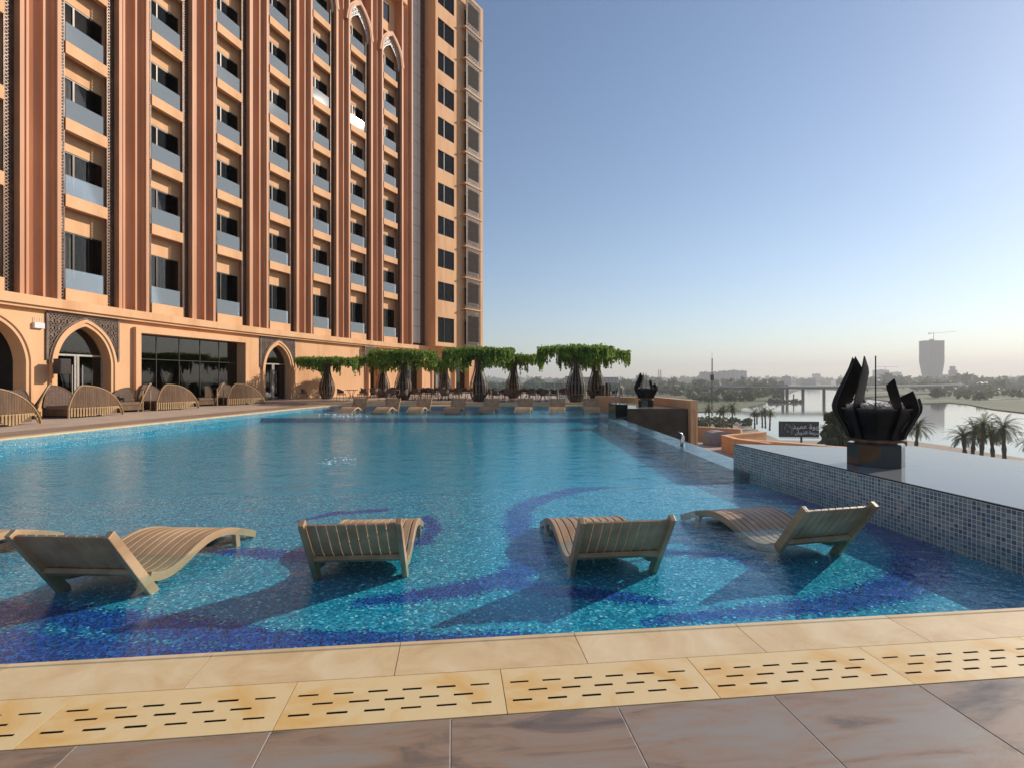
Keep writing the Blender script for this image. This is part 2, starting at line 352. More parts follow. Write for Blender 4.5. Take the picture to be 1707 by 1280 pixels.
HW = (P_-1.75)/2                                      # half width of a bay opening
def bay_c(i): return i*P_ + HW
bays = list(range(-1, 7))
# ---- pilasters between the bays
mb = MB()
prof = [(-.875,-.95),(-.875,0),(-.70,0),(-.70,-.10),(-.62,-.12),(-.62,-.30),(-.42,-.38),(-.40,-.28),(-.30,-.28),(-.28,-.42),(0,-.64)]
prof = prof + [(-a,b) for a,b in reversed(prof[:-1])]
for i in range(len(prof)-1):
    (a,na),(b_,nb) = prof[i], prof[i+1]
    mb.quad((na,a,Z0F),(na,a,46),(nb,b_,46),(nb,b_,Z0F))
mb.add([(n_,a,Z0F) for a,n_ in prof], [tuple(range(len(prof)))])
pil = hpart(mb, 'pilaster', M['clad'], 0*P_-.875)
for i in [-1]+list(range(1, 8)): hcopy(pil, i*P_-.875)
# ---- lattice strips beside the pilasters
mb = MB()
for z in [Z0F + .3*k for k in range(93)]:
    y = .19
    mb.bar((0,-y,z),(0,y,z+.3),.032,.05,0,up=(1,0,0)); mb.bar((0,y,z),(0,-y,z+.3),.032,.05,0,up=(1,0,0))
    mb.bar((0,-y,z+.15),(0,0,z+.3),.022,.05,0,up=(1,0,0)); mb.bar((0,y,z+.15),(0,0,z+.3),.022,.05,0,up=(1,0,0))
    mb.bar((0,-y,z+.15),(0,0,z),.022,.05,0,up=(1,0,0)); mb.bar((0,y,z+.15),(0,0,z),.022,.05,0,up=(1,0,0))
mb.box(-.03,.03,-.20,-.17,Z0F,33.1); mb.box(-.03,.03,.17,.20,Z0F,33.1)
lat = None
for i in bays:
    for sg in (-1, 1):
        s = bay_c(i) + sg*(HW-.20)
        if lat is None: lat = hpart(mb, 'lattice_strip', M['bronze'], s, -.33)
        else: hcopy(lat, s, -.33)
# ---- recessed bay wall: piers, lintels; material 0 plaster, 1 dark room behind
DW0, DW1, DH = -1.34, 1.30, 2.32
mb = MB()
NB = -.85
mb.box(NB-.18, NB, -HW, DW0, Z0F, 36.4)
mb.box(NB-.18, NB, DW1, HW, Z0F, 36.4)
for k, zf in enumerate(ZF):
    ztop = ZF[k+1] if k < 8 else 36.4
    if k == 8: ztop = 36.4
    dh = 2.9 if k == 0 else DH
    mb.box(NB-.18, NB, DW0, DW1, zf+dh, ztop)
mb.box(NB-.18, NB, DW0, DW1, Z0F, ZF[0])
mb.box(NB, -.40, -HW, HW, 36.1, 36.4)
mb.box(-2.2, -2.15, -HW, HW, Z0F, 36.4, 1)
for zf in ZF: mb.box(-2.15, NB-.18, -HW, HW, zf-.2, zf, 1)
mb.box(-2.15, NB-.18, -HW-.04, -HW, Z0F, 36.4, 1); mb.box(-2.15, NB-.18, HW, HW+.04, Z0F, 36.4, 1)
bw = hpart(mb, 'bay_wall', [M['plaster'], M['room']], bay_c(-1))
for i in bays[1:]: hcopy(bw, bay_c(i))
# ---- balconies: slab + front beam, glass railing below it
def balcony(k):
    mb = MB(); hb = HW-.40
    mb.box(NB+.003, -.50, -HW+.003, HW-.003, -.22, 0)
    b0 = -.55 if k == 0 else -.50
    mb.box(-.50, -.24, -hb, hb, b0, .04)
    mb.box(-.50, -.24, -hb-.0, hb+.0, .04, .07)
    return mb
def railing():
    mb = MB(); hb = HW-.52
    mb.box(-.012, .012, -hb-.06, hb-.04, .03, .98)
    return mb
def door(dh):
    mb = MB(); fw = .06; x0, x1 = -.10, -.03
    mb.box(x0,x1,DW0+.003,DW0+fw,0.01,dh-.003); mb.box(x0,x1,DW1-fw,DW1-.003,.01,dh-.003); mb.box(x0,x1,DW0+fw,DW1-fw,dh-fw,dh-.003); mb.box(x0,x1,DW0+fw,DW1-fw,.01,fw)
    mid = -.15; mb.box(x0,x1+.01,mid-.045,mid+.045,fw,dh-fw)
    return mb
def pane(dh):
    mb = MB(); mb.box(-.07,-.062,DW0+.06,DW1-.06,.06,dh-.06); return mb
def curtain(y0, y1, dh, seed):
    mb = MB(); n = 26; rr = random.Random(seed)
    pts = [(-.24+.035*math.sin(j*1.9+seed)+rr.uniform(-.01,.01), y0+(y1-y0)*j/n) for j in range(n+1)]
    for a, b_ in zip(pts, pts[1:]): mb.quad((a[0],a[1],.02),(b_[0],b_[1],.02),(b_[0],b_[1],dh-.02),(a[0],a[1],dh-.02))
    return mb
bal0 = {}; nb_ = 0
lamp_rnd = random.Random(3)
for i in bays:
    s = bay_c(i)
    for k, zf in enumerate(ZF[:8] if True else ZF):
        kk = 0 if k == 0 else 1
        dh = 2.9 if k == 0 else DH
        var = (i*7+k*3) % 3
        if ('b',kk) not in bal0:
            o = hpart(balcony(k), 'balcony', M['plaster'], s, 0, zf); bal0[('b',kk)] = o
            g = railing().build('glass_railing', M['railing'], o, (-.34,0,.03))
        else: hcopy(bal0[('b',kk)], s, 0, zf)
        if ('d',kk,var) not in bal0:
            o = hpart(door(dh), 'balcony_door', M['frame'], s, NB, zf); bal0[('d',kk,var)] = o
            pane(dh).build('pane', M['pane'], o)
            w_ = [(-1.28,-.1),(-1.28,.15),(-.75,.05)][var]
            curtain(w_[0], w_[1], dh, var+1).build('curtain', M['curtain'], o)
            curtain(.55-.12*var, 1.28, dh, var+5).build('curtain', M['curtain_brown'], o)
        else: hcopy(bal0[('d',kk,var)], s, NB, zf)
# ---- pointed arch heads closing each bay, with a white lattice inside
def ogive(hw, z0, h, n=14):
    """half-outline points (y from -hw to hw) of a four-centred arch"""
    pts = []
    for i in range(n+1):
        t = i/n; y = -hw*(1-t)**1.0
        z = z0 + h*(1-(1-t)**2.1)**.62 * (1 - .10*math.sin(PI*t)) if t < 1 else z0+h
        pts.append((-hw*(1-t), z))
    return pts + [(-a, z) for a, z in reversed(pts[:-1])]
inn = ogive(HW-.02, 33.5, 2.3); mb = MB()
outp = ogive(HW+.40, 33.5, 2.75)
for (x0, x1, a, b_) in ((-.42,0,inn,outp),):
    for j in range(len(a)-1):
        mb.quad((x1,a[j][0],a[j][1]),(x1,a[j+1][0],a[j+1][1]),(x1,b_[j+1][0],b_[j+1][1]),(x1,b_[j][0],b_[j][1]))
        mb.quad((x0,a[j][0],a[j][1]),(x0,a[j+1][0],a[j+1][1]),(x1,a[j+1][0],a[j+1][1]),(x1,a[j][0],a[j][1]))
        mb.quad((x0,b_[j][0],b_[j][1]),(x0,b_[j+1][0],b_[j+1][1]),(x1,b_[j+1][0],b_[j+1][1]),(x1,b_[j][0],b_[j][1]))
mid1 = ogive(HW+.10, 33.5, 2.4); mid2 = ogive(HW+.22, 33.5, 2.55)
for j in range(len(mid1)-1):
    A = [(mid1[j][0],mid1[j][1]),(mid1[j+1][0],mid1[j+1][1]),(mid2[j+1][0],mid2[j+1][1]),(mid2[j][0],mid2[j][1])]
    mb.add([(.002,*p) for p in A]+[(.03,*p) for p in A], [(4,5,6,7),(0,1,5,4),(2,3,7,6)])
ah = hpart(mb, 'arch_head', M['clad'], bay_c(-1))
lm = MB(); o2 = ogive(HW-.05, 33.5, 2.25); i2 = ogive(HW-.16, 33.0, 2.0)
def zat(pts, y):
    for a, b_ in zip(pts, pts[1:]):
        if a[0] <= y <= b_[0]: return a[1]+(b_[1]-a[1])*(y-a[0])/max(1e-6,b_[0]-a[0])
    return pts[0][1]
star_lattice(lm, lambda y, z: z < zat(o2,y) and (abs(y) > HW-.16 or z > zat(i2,y)) and z > 33.2, -HW, HW, 33.2, 36, .36, .03, .04)
for pts in (o2, i2):
    for a, b_ in zip(pts, pts[1:]): lm.bar((0,*a),(0,*b_),.04,.05,0,up=(1,0,0))
lm.build('arch_lattice', M['white_metal'], ah, (-.3,0,0))
for i in bays[1:]: hcopy(ah, bay_c(i))
# ---- upper wall above the arches with windows, and the big top band
mb = MB(); ups = [-5.2 + k*(P_*7.0+5.2)/24 for k in range(25)]
def facade_strip(mb, s0, s1, n, z0, z1, m=0, step=1.2):
    k = max(1, int(math.ceil((s1-s0)/step)))
    for j in range(k):
        a = s0+(s1-s0)*j/k; b_ = s0+(s1-s0)*(j+1)/k
        mb.quad(fp(a,n,z0), fp(b_,n,z0), fp(b_,n,z1), fp(a,n,z1), m)
def facade_box(mb, s0, s1, n0, n1, z0, z1, m=0, step=1.2):
    k = max(1, int(math.ceil((s1-s0)/step)))
    for j in range(k):
        a = s0+(s1-s0)*j/k; b_ = s0+(s1-s0)*(j+1)/k
        q = [fp(a,n0,z0),fp(b_,n0,z0),fp(b_,n1,z0),fp(a,n1,z0),fp(a,n0,z1),fp(b_,n0,z1),fp(b_,n1,z1),fp(a,n1,z1)]
        fs = [(0,3,2,1),(4,5,6,7),(0,1,5,4),(2,3,7,6)]
        if j == 0: fs.append((3,0,4,7))
        if j == k-1: fs.append((1,2,6,5))
        mb.add(q, fs, m)
facade_box(mb, -5.3, 7*P_+1.9, -1.6, -.96, 36.4, 46)
facade_box(mb, -5.3, 7*P_-.9, -.94, .02, 40.3, 46)
# sides and back of the building mass
facade_box(mb, -5.3, 44.0, -16, -2.6, Z0F, 46, 0, 4)
facade_box(mb, -5.3, -4.64, -2.6, -.1, 0, 46)
for i in range(-1, 8):
    facade_box(mb, i*P_-1.75+.003, i*P_-.003, -2.6, -.96, Z0F, 36.4)
hpart(mb, 'upper_wall', M['plaster'])
mb = MB(); mb.box(.0,.05,-1.1,1.1,36.9,39.4); mb.box(.05,.09,-.03,.03,36.9,39.4,1)
for e in ((-1.1,-1.04,36.9,39.4),(1.04,1.1,36.9,39.4),(-1.04,1.04,36.9,36.96),(-1.04,1.04,39.34,39.4)): mb.box(.05,.1,*e,1)
uw = hpart(mb, 'upper_window', [M['darkpane'], M['frame']], bay_c(3)+.2, -.96)
for i in (5, 6): hcopy(uw, bay_c(i)-.6, -.96)
# ---- glazed strip beside the last pilaster and its dark return
sA = 7*P_+.003; sB = sA+1.55; sC = sA+2.24
mb = MB(); z = Z0F+.25
while z < 46:
    facade_box(mb, sA+.02, (sA+sB)/2+.25, -.32, -.25, z+.02, z+1.77); facade_box(mb, (sA+sB)/2+.28, sB-.02, -.32, -.25, z+.02, z+1.77); z += 1.79
facade_box(mb, sA, sB, -.45, -.33, Z0F, 46, 1)
hpart(mb, 'curtain_wall_strip', [M['greyglass'], M['frame']])
mb = MB(); facade_box(mb, sB, sC, -.8, -.28, Z0F+.2, 46)
for k in range(60): facade_box(mb, sB+.02, sC-.02, -.275, -.24, Z0F+.5+.68*k, Z0F+.85+.68*k)
hpart(mb, 'dark_return_panel', M['clad_dark'])
# ---- projecting end pavilion
A = Vector((-8.24, 55.7, 0)); TP = R(33.7)
def pav(mbx, name, mats, z=0, parent=None, n=0, u=0, **kw):
    if parent is None:
        p = A + Vector((n*math.cos(TP)+u*math.sin(TP), -n*math.sin(TP)+u*math.cos(TP), z))
        return mbx.build(name, mats, hotel, p-HZ, -TP, **kw)
    return mbx.build(name, mats, parent, (n,u,z), 0, **kw)
PW = 8.5; win_rows = [(5.67,8.4)] + [(10.25+FL*k, 12.26+FL*k) for k in range(10)]
mb = MB(); ucols = [(0,.386),(3.09,4.95),(7.35,PW)]
for u0, u1 in ucols: mb.box(-.3, 0, u0, u1, Z0F, 46.5)
for (w0, w1) in ((.386,3.09),(4.95,7.35)):
    z = Z0F
    for (a, b_) in win_rows: mb.box(-.3, 0, w0, w1, z, a); z = b_
    mb.box(-.3, 0, w0, w1, z, 46.5)
mb.box(-1.9, -.3, 0, .3, Z0F, 46.5); mb.box(-9, -.3, PW-.3, PW, Z0F, 46.5)
mb.box(-1.9, -.3, .3, PW-.3, Z0F, Z0F+.2); mb.box(-9,-.3,.3,PW-.3,46.2,46.5)
mb.box(-1.9,-1.8,.3,PW-.3,Z0F+.2,46.2,1)
pav(mb, 'pavilion_wall', [M['plaster'], M['room']])
def pwin(h, w):
    mb = MB(); mb.box(-.16,-.06,0,.05,0,h); mb.box(-.16,-.06,w-.05,w,0,h); mb.box(-.16,-.06,.05,w-.05,0,.05); mb.box(-.16,-.06,.05,w-.05,h-.05,h); mb.box(-.16,-.04,w*.39-.04,w*.39+.04,.05,h-.05)
    return mb
first = {}
for (a, b_) in win_rows:
    h = b_-a-.006; key = round(h, 2)
    for (w0, w1) in ((.389,3.087),(4.953,7.347)):
        w = w1-w0; kk = (key, round(w,2))
        p = A + Vector((w0*math.sin(TP), w0*math.cos(TP), a+.003)) - HZ
        if kk not in first:
            o = pav(pwin(h, w), 'window', M['frame'], a+.003, None, 0, w0)
            q = MB(); q.box(-.12,-.11,.05,w-.05,.05,h-.05); q.build('pane', M['pane'], o)
            q = MB()
            for j in range(40):
                y0 = .05+(w-.1)*j/40; y1 = .05+(w-.1)*(j+1)/40
                q.quad((-.25+.03*math.sin(j*1.7),y0,.03),(-.25+.03*math.sin((j+1)*1.7),y1,.03),(-.25+.03*math.sin((j+1)*1.7),y1,h-.03),(-.25+.03*math.sin(j*1.7),y0,h-.03))
            q.build('curtain', M['curtain_brown' if w < 2.5 else 'curtain'], o)
            first[kk] = o
        else: copy_tree(first[kk], hotel, p, -TP)
# lattice screens standing off the pavilion wall, one per storey, with little ledges
lz = [Z0F+.0] + [9.75+FL*k for k in range(11)]
mbS = MB(); star_lattice(mbS, None, 0, 2.69, .12, FL-.05, .385, .05, .05)
star_lattice(mbS, None, .38, 2.31, .75, 3.0, .24, .050, .05, .03, 1)
for q in ((0,.07,.05,FL),(2.62,2.69,.05,FL)): mbS.box(-.04,.04,q[0],q[1],q[2],q[3])
mbS.box(-.04,.04,.07,2.62,.05,.12); mbS.box(-.04,.04,.07,2.62,FL-.06,FL)
mbB = MB(); star_lattice(mbB, None, 0, 2.69, .12, 4.45, .385, .05, .05)
star_lattice(mbB, None, .38, 2.31, .75, 3.7, .24, .050, .05, .03, 1)
for q in ((0,.07,.05,4.5),(2.62,2.69,.05,4.5)): mbB.box(-.04,.04,q[0],q[1],q[2],q[3])
mbB.box(-.04,.04,.07,2.62,.05,.12)
scr = pav(mbB, 'lattice_screen', [M['screen'], M['screen_dark']], Z0F, None, .55, 4.56)
scr1 = None
def ledge():
    q = MB(); q.box(-.543,.10,-.30,2.99,-.10,.0); return q
led = None
for k in range(10):
    z = 9.75+FL*k; loc = A + Vector((.55*math.cos(TP)+4.56*math.sin(TP), -.55*math.sin(TP)+4.56*math.cos(TP), z)) - HZ
    if scr1 is None: scr1 = pav(mbS, 'lattice_screen', [M['screen'], M['screen_dark']], z, None, .55, 4.56); led = pav(ledge(), 'ledge', M['plaster'], z, None, .55, 4.56)
    else: copy_tree(scr1, hotel, loc, -TP); copy_tree(led, hotel, loc, -TP)
# ---- ground floor wall with its openings
GZ = .10; GT = 5.236; NG = -.18
opens = []     # (s0, s1, kind, ztop, zspring)
a1c = (s_at(80.5,NG)+s_at(193,NG))/2; a1h = (s_at(193,NG)-s_at(80.5,NG))/2 - .33
def arch_h(y, hw, zs, zt):
    t = 1-abs(y)/hw
    if t < 0: return None
    return zs + (zt-zs)*((1-(1-t)**2.1)**.62)*(1-.06*math.sin(PI*t))
arches = [(s_at(54,NG)-.33-a1h, a1h, 2.35, 4.15), (a1c, a1h, 2.35, 4.15), ((s_at(435,NG)+s_at(489,NG))/2, a1h*.98, 2.35, 4.15), (s_at(733,NG), a1h*.9, 2.35, 4.15)]
rects = [(s_at(230,NG), s_at(405,NG), 4.1), (s_at(613,NG), s_at(629,NG), 3.6), (s_at(673,NG), s_at(700,NG), 3.9), (s_at(757,NG), s_at(779,NG), 3.6)]
def open_h(s):
    for c, hw, zs, zt in arches:
        if abs(s-c) < hw-1e-4: return arch_h(s-c, hw, zs, zt)
    for a, b_, zt in rects:
        if a+1e-4 < s < b_-1e-4: return zt
    return None
cuts = set()
for c, hw, *_ in arches:
    for j in range(-16, 17): cuts.add(round(c+hw*math.sin(j/16*PI/2), 5))
for a, b_, _ in rects: cuts.add(round(a,5)); cuts.add(round(b_,5))
s = -5.3
while s < 44: cuts.add(round(s,5)); s += 1.0
cuts.add(44.0); cuts = sorted(cuts)
mb = MB(); DEP = -.75
for a, b_ in zip(cuts, cuts[1:]):
    if b_-a < 1e-4: continue
    ha, hb = open_h(a+2e-4), open_h(b_-2e-4)
    for c, hw, zs, zt in arches:
        if abs(a-c) < hw+1e-3 and abs(b_-c) < hw+1e-3: ha = arch_h(min(hw,max(-hw,a-c))*.99999, hw, zs, zt); hb = arch_h(min(hw,max(-hw,b_-c))*.99999, hw, zs, zt)
    za = GZ-.1 if ha is None or hb is None else ha; zb = GZ-.1 if ha is None or hb is None else hb
    mb.quad(fp(a,NG,za), fp(b_,NG,zb), fp(b_,NG,GT), fp(a,NG,GT))
    if not (ha is None or hb is None): mb.quad(fp(a,DEP,za), fp(b_,DEP,zb), fp(b_,NG,zb), fp(a,NG,za))
for c, hw, zs, zt in arches:
    for sg in (-1,1): mb.quad(fp(c+sg*hw,DEP,0), fp(c+sg*hw,NG,0), fp(c+sg*hw,NG,zs), fp(c+sg*hw,DEP,zs))
for a, b_, zt in rects:
    for q in (a,b_): mb.quad(fp(q,DEP,0), fp(q,NG,0), fp(q,NG,zt), fp(q,DEP,zt))
facade_box(mb, -5.3, 44, -14, -6, 0, GT, 0, 3)
pe = fp(44,NG,0); pb = fp(44,-14,0)
mb.quad(pe, pb, pb+Vector((0,0,GT)), pe+Vector((0,0,GT)))
hpart(mb, 'ground_floor_wall', M['plaster'])
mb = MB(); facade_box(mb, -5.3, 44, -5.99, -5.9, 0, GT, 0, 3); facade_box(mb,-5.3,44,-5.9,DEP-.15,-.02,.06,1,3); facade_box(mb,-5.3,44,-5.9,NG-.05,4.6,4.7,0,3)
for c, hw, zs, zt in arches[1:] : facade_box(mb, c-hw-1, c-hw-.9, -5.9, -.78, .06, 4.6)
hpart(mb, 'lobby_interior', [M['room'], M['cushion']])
mb = MB(); facade_box(mb, -5.3, 33.9, NG, .22, 4.83, GT, 0, .6); facade_box(mb, -5.3, 33.9, NG, .10, 4.70, 4.83, 0, .6)
hpart(mb, 'cornice', M['plaster'])
# soffit below the pavilion
mb = MB(); facade_box(mb, 33.9, 44, NG, .05, 4.95, GT); hpart(mb, 'cornice', M['plaster'])
# arch surrounds + doors + corner lattices
def surround(c, hw, zs, zt, spand=True, dr=True):
    mb = MB(); K = 20
    def pt(f, j, w):
        y = (hw+w)*math.sin(j/K*PI/2)*1.0; zz = zs if abs(j) == K else None
        t = 1-abs(y)/(hw+w); z = zs+(zt+w*1.15-zs)*((1-(1-max(0,t))**2.1)**.62)*(1-.06*math.sin(PI*t))
        return y, z
    rings = []
    for (w, x) in ((.003,.0),(.003,.10),(.14,.10),(.16,.16),(.28,.16),(.30,.0)):
        r_ = [(-(hw+w), GZ)] + [pt(0,j,w) for j in range(-K,K+1)] + [(hw+w, GZ)]
        rings.append([(x, y, z) for y, z in r_])
    for ra, rb in zip(rings, rings[1:]):
        for j in range(len(ra)-1): mb.quad(ra[j], ra[j+1], rb[j+1], rb[j])
    o = hpart(mb, 'arch_surround', M['clad'] if False else M['plaster'], c, NG)
    if spand:
        q = MB(); W = hw+.42; zl = 3.0; zu = 4.62
        def above(y, z):
            t = 1-abs(y)/(hw+.34)
            if t < 0: return True
            return z > zs+(zt+.42-zs)*((1-(1-t)**2.1)**.62)*(1-.06*math.sin(PI*t))
        star_lattice(q, lambda y, z: above(y,z), -W, W, zl, zu, .30, .035, .04, .05)
        fr = [((0,-W,zu),(0,W,zu)), ((0,-W,zl-.5),(0,-W,zu)), ((0,W,zl-.5),(0,W,zu))]
        for a, b_ in fr: q.bar((.05,a[1],a[2]),(.05,b_[1],b_[2]),.10,.09,0,up=(1,0,0),caps=True)
        prev = None
        for j in range(-K,K+1):
            y, z = pt(0, j, .33); 
            if prev and z > zl-.6: q.bar((.05,*prev),(.05,y,z),.07,.09,0,up=(1,0,0))
            prev = (y, z)
        q.build('corner_lattice', M['bronze'], o)
    if dr:
        d = MB(); zl = 2.72
        d.box(-.04,.04,-hw,hw,zl,zl+.09); 
        for y in (-hw+.04, hw-.04): d.box(-.04,.04,y-.04,y+.04,GZ,zl)
        for y in (-.07,.07): d.box(-.04,.04,y-.05,y+.05,GZ,zl)
        for y in (-.25,.25): d.box(.05,.09,y-.015,y+.015,.6,2.3)
        dd = d.build('door', M['frame_light'], o, (-.45,0,0))
        g = MB(); g.box(-.006,.006,-hw,-.12,GZ,zl); g.box(-.006,.006,.12,hw,GZ,zl)
        n_ = 24; prev = None
        for j in range(-n_, n_+1):
            y = hw*j/n_*.999; z = arch_h(y,hw,zs,zt)
            if prev: g.add([(0,prev[0],zl+.09),(0,y,zl+.09),(0,y,max(z,zl+.1)),(0,prev[0],max(prev[1],zl+.1))],[(0,1,2,3)])
            prev = (y, z)
        g.build('pane', M['darkpane'], dd)
    return o
for j, (c, hw, zs, zt) in enumerate(arches): surround(c, hw, zs, zt, spand=(j in (1,2)), dr=(j > 0))
# big window and the smaller openings
for j, (a, b_, zt) in enumerate(rects):
    c = (a+b_)/2; hw = (b_-a)/2
    mb = MB(); w = .30 if j == 0 else .2
    mb.box(0,.30,-hw-w,-hw-.003,GZ,zt+w); mb.box(0,.30,hw+.003,hw+w,GZ,zt+w); mb.box(0,.30,-hw-.003,hw+.003,zt+.003,zt+w)
    o = hpart(mb, 'window_surround', M['plaster'], c, NG+.003)
    d = MB(); n_ = 5 if j == 0 else 2
    for k in range(n_+1):
        y = -hw+.02+(2*hw-.04)*k/n_; d.box(-.03,.03,y-.02,y+.02,GZ,zt)
    d.box(-.03,.03,-hw,hw,2.72,2.76); d.box(-.03,.03,-hw,hw,zt-.05,zt); d.box(-.03,.03,-hw,hw,GZ,GZ+.1)
    dd = d.build('window', M['frame'], o, (-.45,0,0))
    g = MB(); g.box(-.006,.006,-hw,hw,GZ,zt); g.build('pane', M['darkpane'], dd)
# corner lattice at the portal by the trees
q = MB(); star_lattice(q, lambda y,z: z > 3.3+.35*y*y*3 or True, 0, 1.5, 3.7, 4.6, .3, .035, .04); q.bar((0,0,4.62),(0,1.5,4.62),.09,.08,0,up=(1,0,0)); q.bar((0,0,2.2),(0,0,4.62),.09,.08,0,up=(1,0,0))
hpart(q, 'corner_lattice', M['bronze'], s_at(604,NG), NG+.3)
# ============================================================= near deck in the pool's own axes (u right, v away)
RZ = R(6.4); UX = Vector((math.cos(RZ), math.sin(RZ), 0)); VX = Vector((-math.sin(RZ), math.cos(RZ), 0))
def uv(u, v, z=0): return UX*u + VX*v + Vector((0,0,z))
mb = MB()
U0 = -16.0; U1 = 9.5
k = -20
while .797+.812*k < U1:
    u = .797+.812*k
    for v0, v1 in ((2.464-1.6,2.464),(2.464-3.2,2.464-1.6),(2.464-4.8,2.464-3.2)):
        mb.box(u+.003,u+.809,v0+.003,v1-.004,-.03,0)
    k += 1
tag(mb.build('deck_paving', M['neartile'], None, (0,0,0), RZ, bevel=.002), kind='structure')
mb = MB(); mb.box(U0-1,U1+1,-3,2.463,-.3,-.0025); mb.box(U0-1,U1+1,2.463,2.83,-.3,-.031); tag(mb.build('deck_base', M['grout'], None, (0,0,0), RZ), kind='structure')
mb = MB()
for k in range(-15, 6):
    u = .753+1.075*k
    u1 = u+1.0725
    if u1 > 5.2: u1 = 5.2
    if u > 5.1: break
    zt = .0
    # slab with a rounded nose over the water
    pf = [(2.856,-.045),(2.856,0),(3.165,0),(3.172,.006),(3.205,.006),(3.213,-.004),(3.213,-.028),(3.19,-.04),(3.19,-.045)]
    vs = [(u+.002,a,b_) for a,b_ in pf]+[(u1,a,b_) for a,b_ in pf]; n_ = len(pf)
    mb.add(vs, [(i,(i+1)%n_,n_+(i+1)%n_,n_+i)[::-1] for i in range(n_)]+[tuple(range(n_)), tuple(range(2*n_-1,n_-1,-1))])
tag(mb.build('pool_coping', M['copingtile'], None, (0,0,0), RZ), kind='structure')
mb = MB(); mb.box(U0,5.21,2.83,3.18,-.4,-.047); mb.box(5.21,9.5,2.83,3.9,-.4,-.006); tag(mb.build('coping_bed', M['grout'], None, (0,0,0), RZ), kind='structure')
mb = MB(); mb.box(5.215,9.4,2.856,3.9,-.3,0); tag(mb.build('side_paving', M['copingtile'], None, (0,0,0), RZ), kind='structure')
# drain slabs with real slots
def drain(seed=0):
    mb = MB(); W = 1.074; D = .382
    rows = [(.099,.0),(.178,.0875),(.254,.0)]
    us = [0]; holes = []
    for r_i, (vc, off) in enumerate(rows):
        for j in range(6):
            a = .035+off+j*.175+.004*math.sin(j*7+r_i)
            if a+.10 < W-.01: holes.append((a, a+.098, vc-.0076+.0012*math.sin(j*5.1+r_i), vc+.0076+.0012*math.sin(j*3.3)))
    xs = sorted({0, W} | {h[0] for h in holes} | {h[1] for h in holes}); ys = sorted({0, D} | {h[2] for h in holes} | {h[3] for h in holes})
    for i in range(len(xs)-1):
        for j in range(len(ys)-1):
            cx, cy = (xs[i]+xs[i+1])/2, (ys[j]+ys[j+1])/2
            if not any(h[0] < cx < h[1] and h[2] < cy < h[3] for h in holes):
                mb.quad((xs[i],ys[j],0),(xs[i+1],ys[j],0),(xs[i+1],ys[j+1],0),(xs[i],ys[j+1],0))
    for h in holes:
        a, b_, c, d = h
        for p, q in (((a,c),(b_,c)),((b_,c),(b_,d)),((b_,d),(a,d)),((a,d),(a,c))): mb.quad((*p,-.03),(*q,-.03),(*q,-.001),(*p,-.001),1)
        mb.quad((a,c,-.022),(b_,c,-.022),(b_,d,-.022),(a,d,-.022),1)
    for p, q in (((0,0),(W,0)),((W,0),(W,D)),((W,D),(0,D)),((0,D),(0,0))): mb.quad((*p,-.03),(*q,-.03),(*q,0),(*p,0))
    return mb
dname = {-3:'pale ochre slotted stone drain slab cut by the left frame edge', -2:'ochre slotted stone drain slab with brown stains, leftmost whole one', -1:'amber slotted stone drain slab in front of the second lounger from the left',
  0:'ochre slotted stone drain slab directly below the middle of the picture', 1:'ochre slotted stone drain slab in front of the lounger right of centre', 2:'slotted stone drain slab in front of the rightmost lounger', 3:'slotted stone drain slab at the right frame edge'}
dr0 = None
for k in range(-3, 4):
    p = uv(.257+1.078*k, 2.467, .0015)
    if dr0 is None: dr0 = drain().build('drain_slab', [M['draintile'], M['slot']], None, p, RZ); tag(dr0, dname[k], 'drain slab', 'slotted drain slabs along the pool edge')
    else: copy_tree(dr0, None, p, RZ, dname[k])
mb = MB()
for k in list(range(-13,-3))+list(range(4,8)): mb.box(.257+1.078*k, .257+1.078*k+1.074, 2.467, 2.849, -.03, .0)
tag(mb.build('drain_paving', M['draintile'], None, (0,0,0), RZ), kind='structure')
# ============================================================= pool basin
WZ = -.03
left_edge = [(-14.9,1.62),(-14.4,8),(-13.86,14.2),(-13.3,19),(-12.55,24.4),(-11.95,29.3),(-11.2,32)]
nr = uv(5.23, 3.2); wr = uv(5.23, 9.21)
water_poly = [(-14.9,1.56),(nr.x,nr.y),(wr.x,wr.y),(4.62,10.6),(4.60,17.5),(4.62,21.82),(4.95,21.82),(5.56,25),(5.3,32)] + list(reversed(left_edge))
water_poly = water_poly[:-1]
mb = MB(); mb.add([(p[0],p[1],0) for p in water_poly], [tuple(range(len(water_poly)))])
tag(mb.build('pool_water', M['water'], None, (0,0,WZ)), kind='structure')
# floor of the near shelf with its navy swirls
SH = -.21
bands = [
 ([(1225,812),(1150,806),(1060,806),(960,816),(900,832),(866,850),(862,880),(885,915),(884,938),(850,962),(780,980),(700,991),(600,1004)], [.16,.14,.14,.15,.16,.16,.17,.18,.18,.16,.15,.12,.06]),
 ([(330,916),(430,921),(515,928)], [.04,.13,.14]), ([(500,868),(560,855),(640,850)], [.05,.10,.08]), ([(712,862),(724,880),(704,903),(685,908)], [.08,.10,.10,.06]),
 ([(840,968),(930,985),(1020,992),(1115,1004)], [.14,.10,.11,.05]),
 ([(-220,1015),(60,1022),(200,1036),(330,1050),(450,1066),(600,1066),(750,1066),(880,1056)], [.16,.15,.16,.17,.13,.12,.08,.04]),
 ([(-250,1065),(100,1085),(250,1090),(400,1092)], [.30,.22,.16,.10]),
 ([(1235,822),(1300,828),(1400,850),(1475,880),(1535,920),(1535,958),(1480,985),(1380,1008),(1250,1020),(1080,1034)], [.18,.22,.26,.27,.24,.21,.18,.13,.10,.05]),
 ([(900,905),(1100,918),(1200,925),(1262,940)], [.05,.07,.08,.04]), ([(-60,902),(60,905),(110,925)], [.14,.14,.10])]
B = []
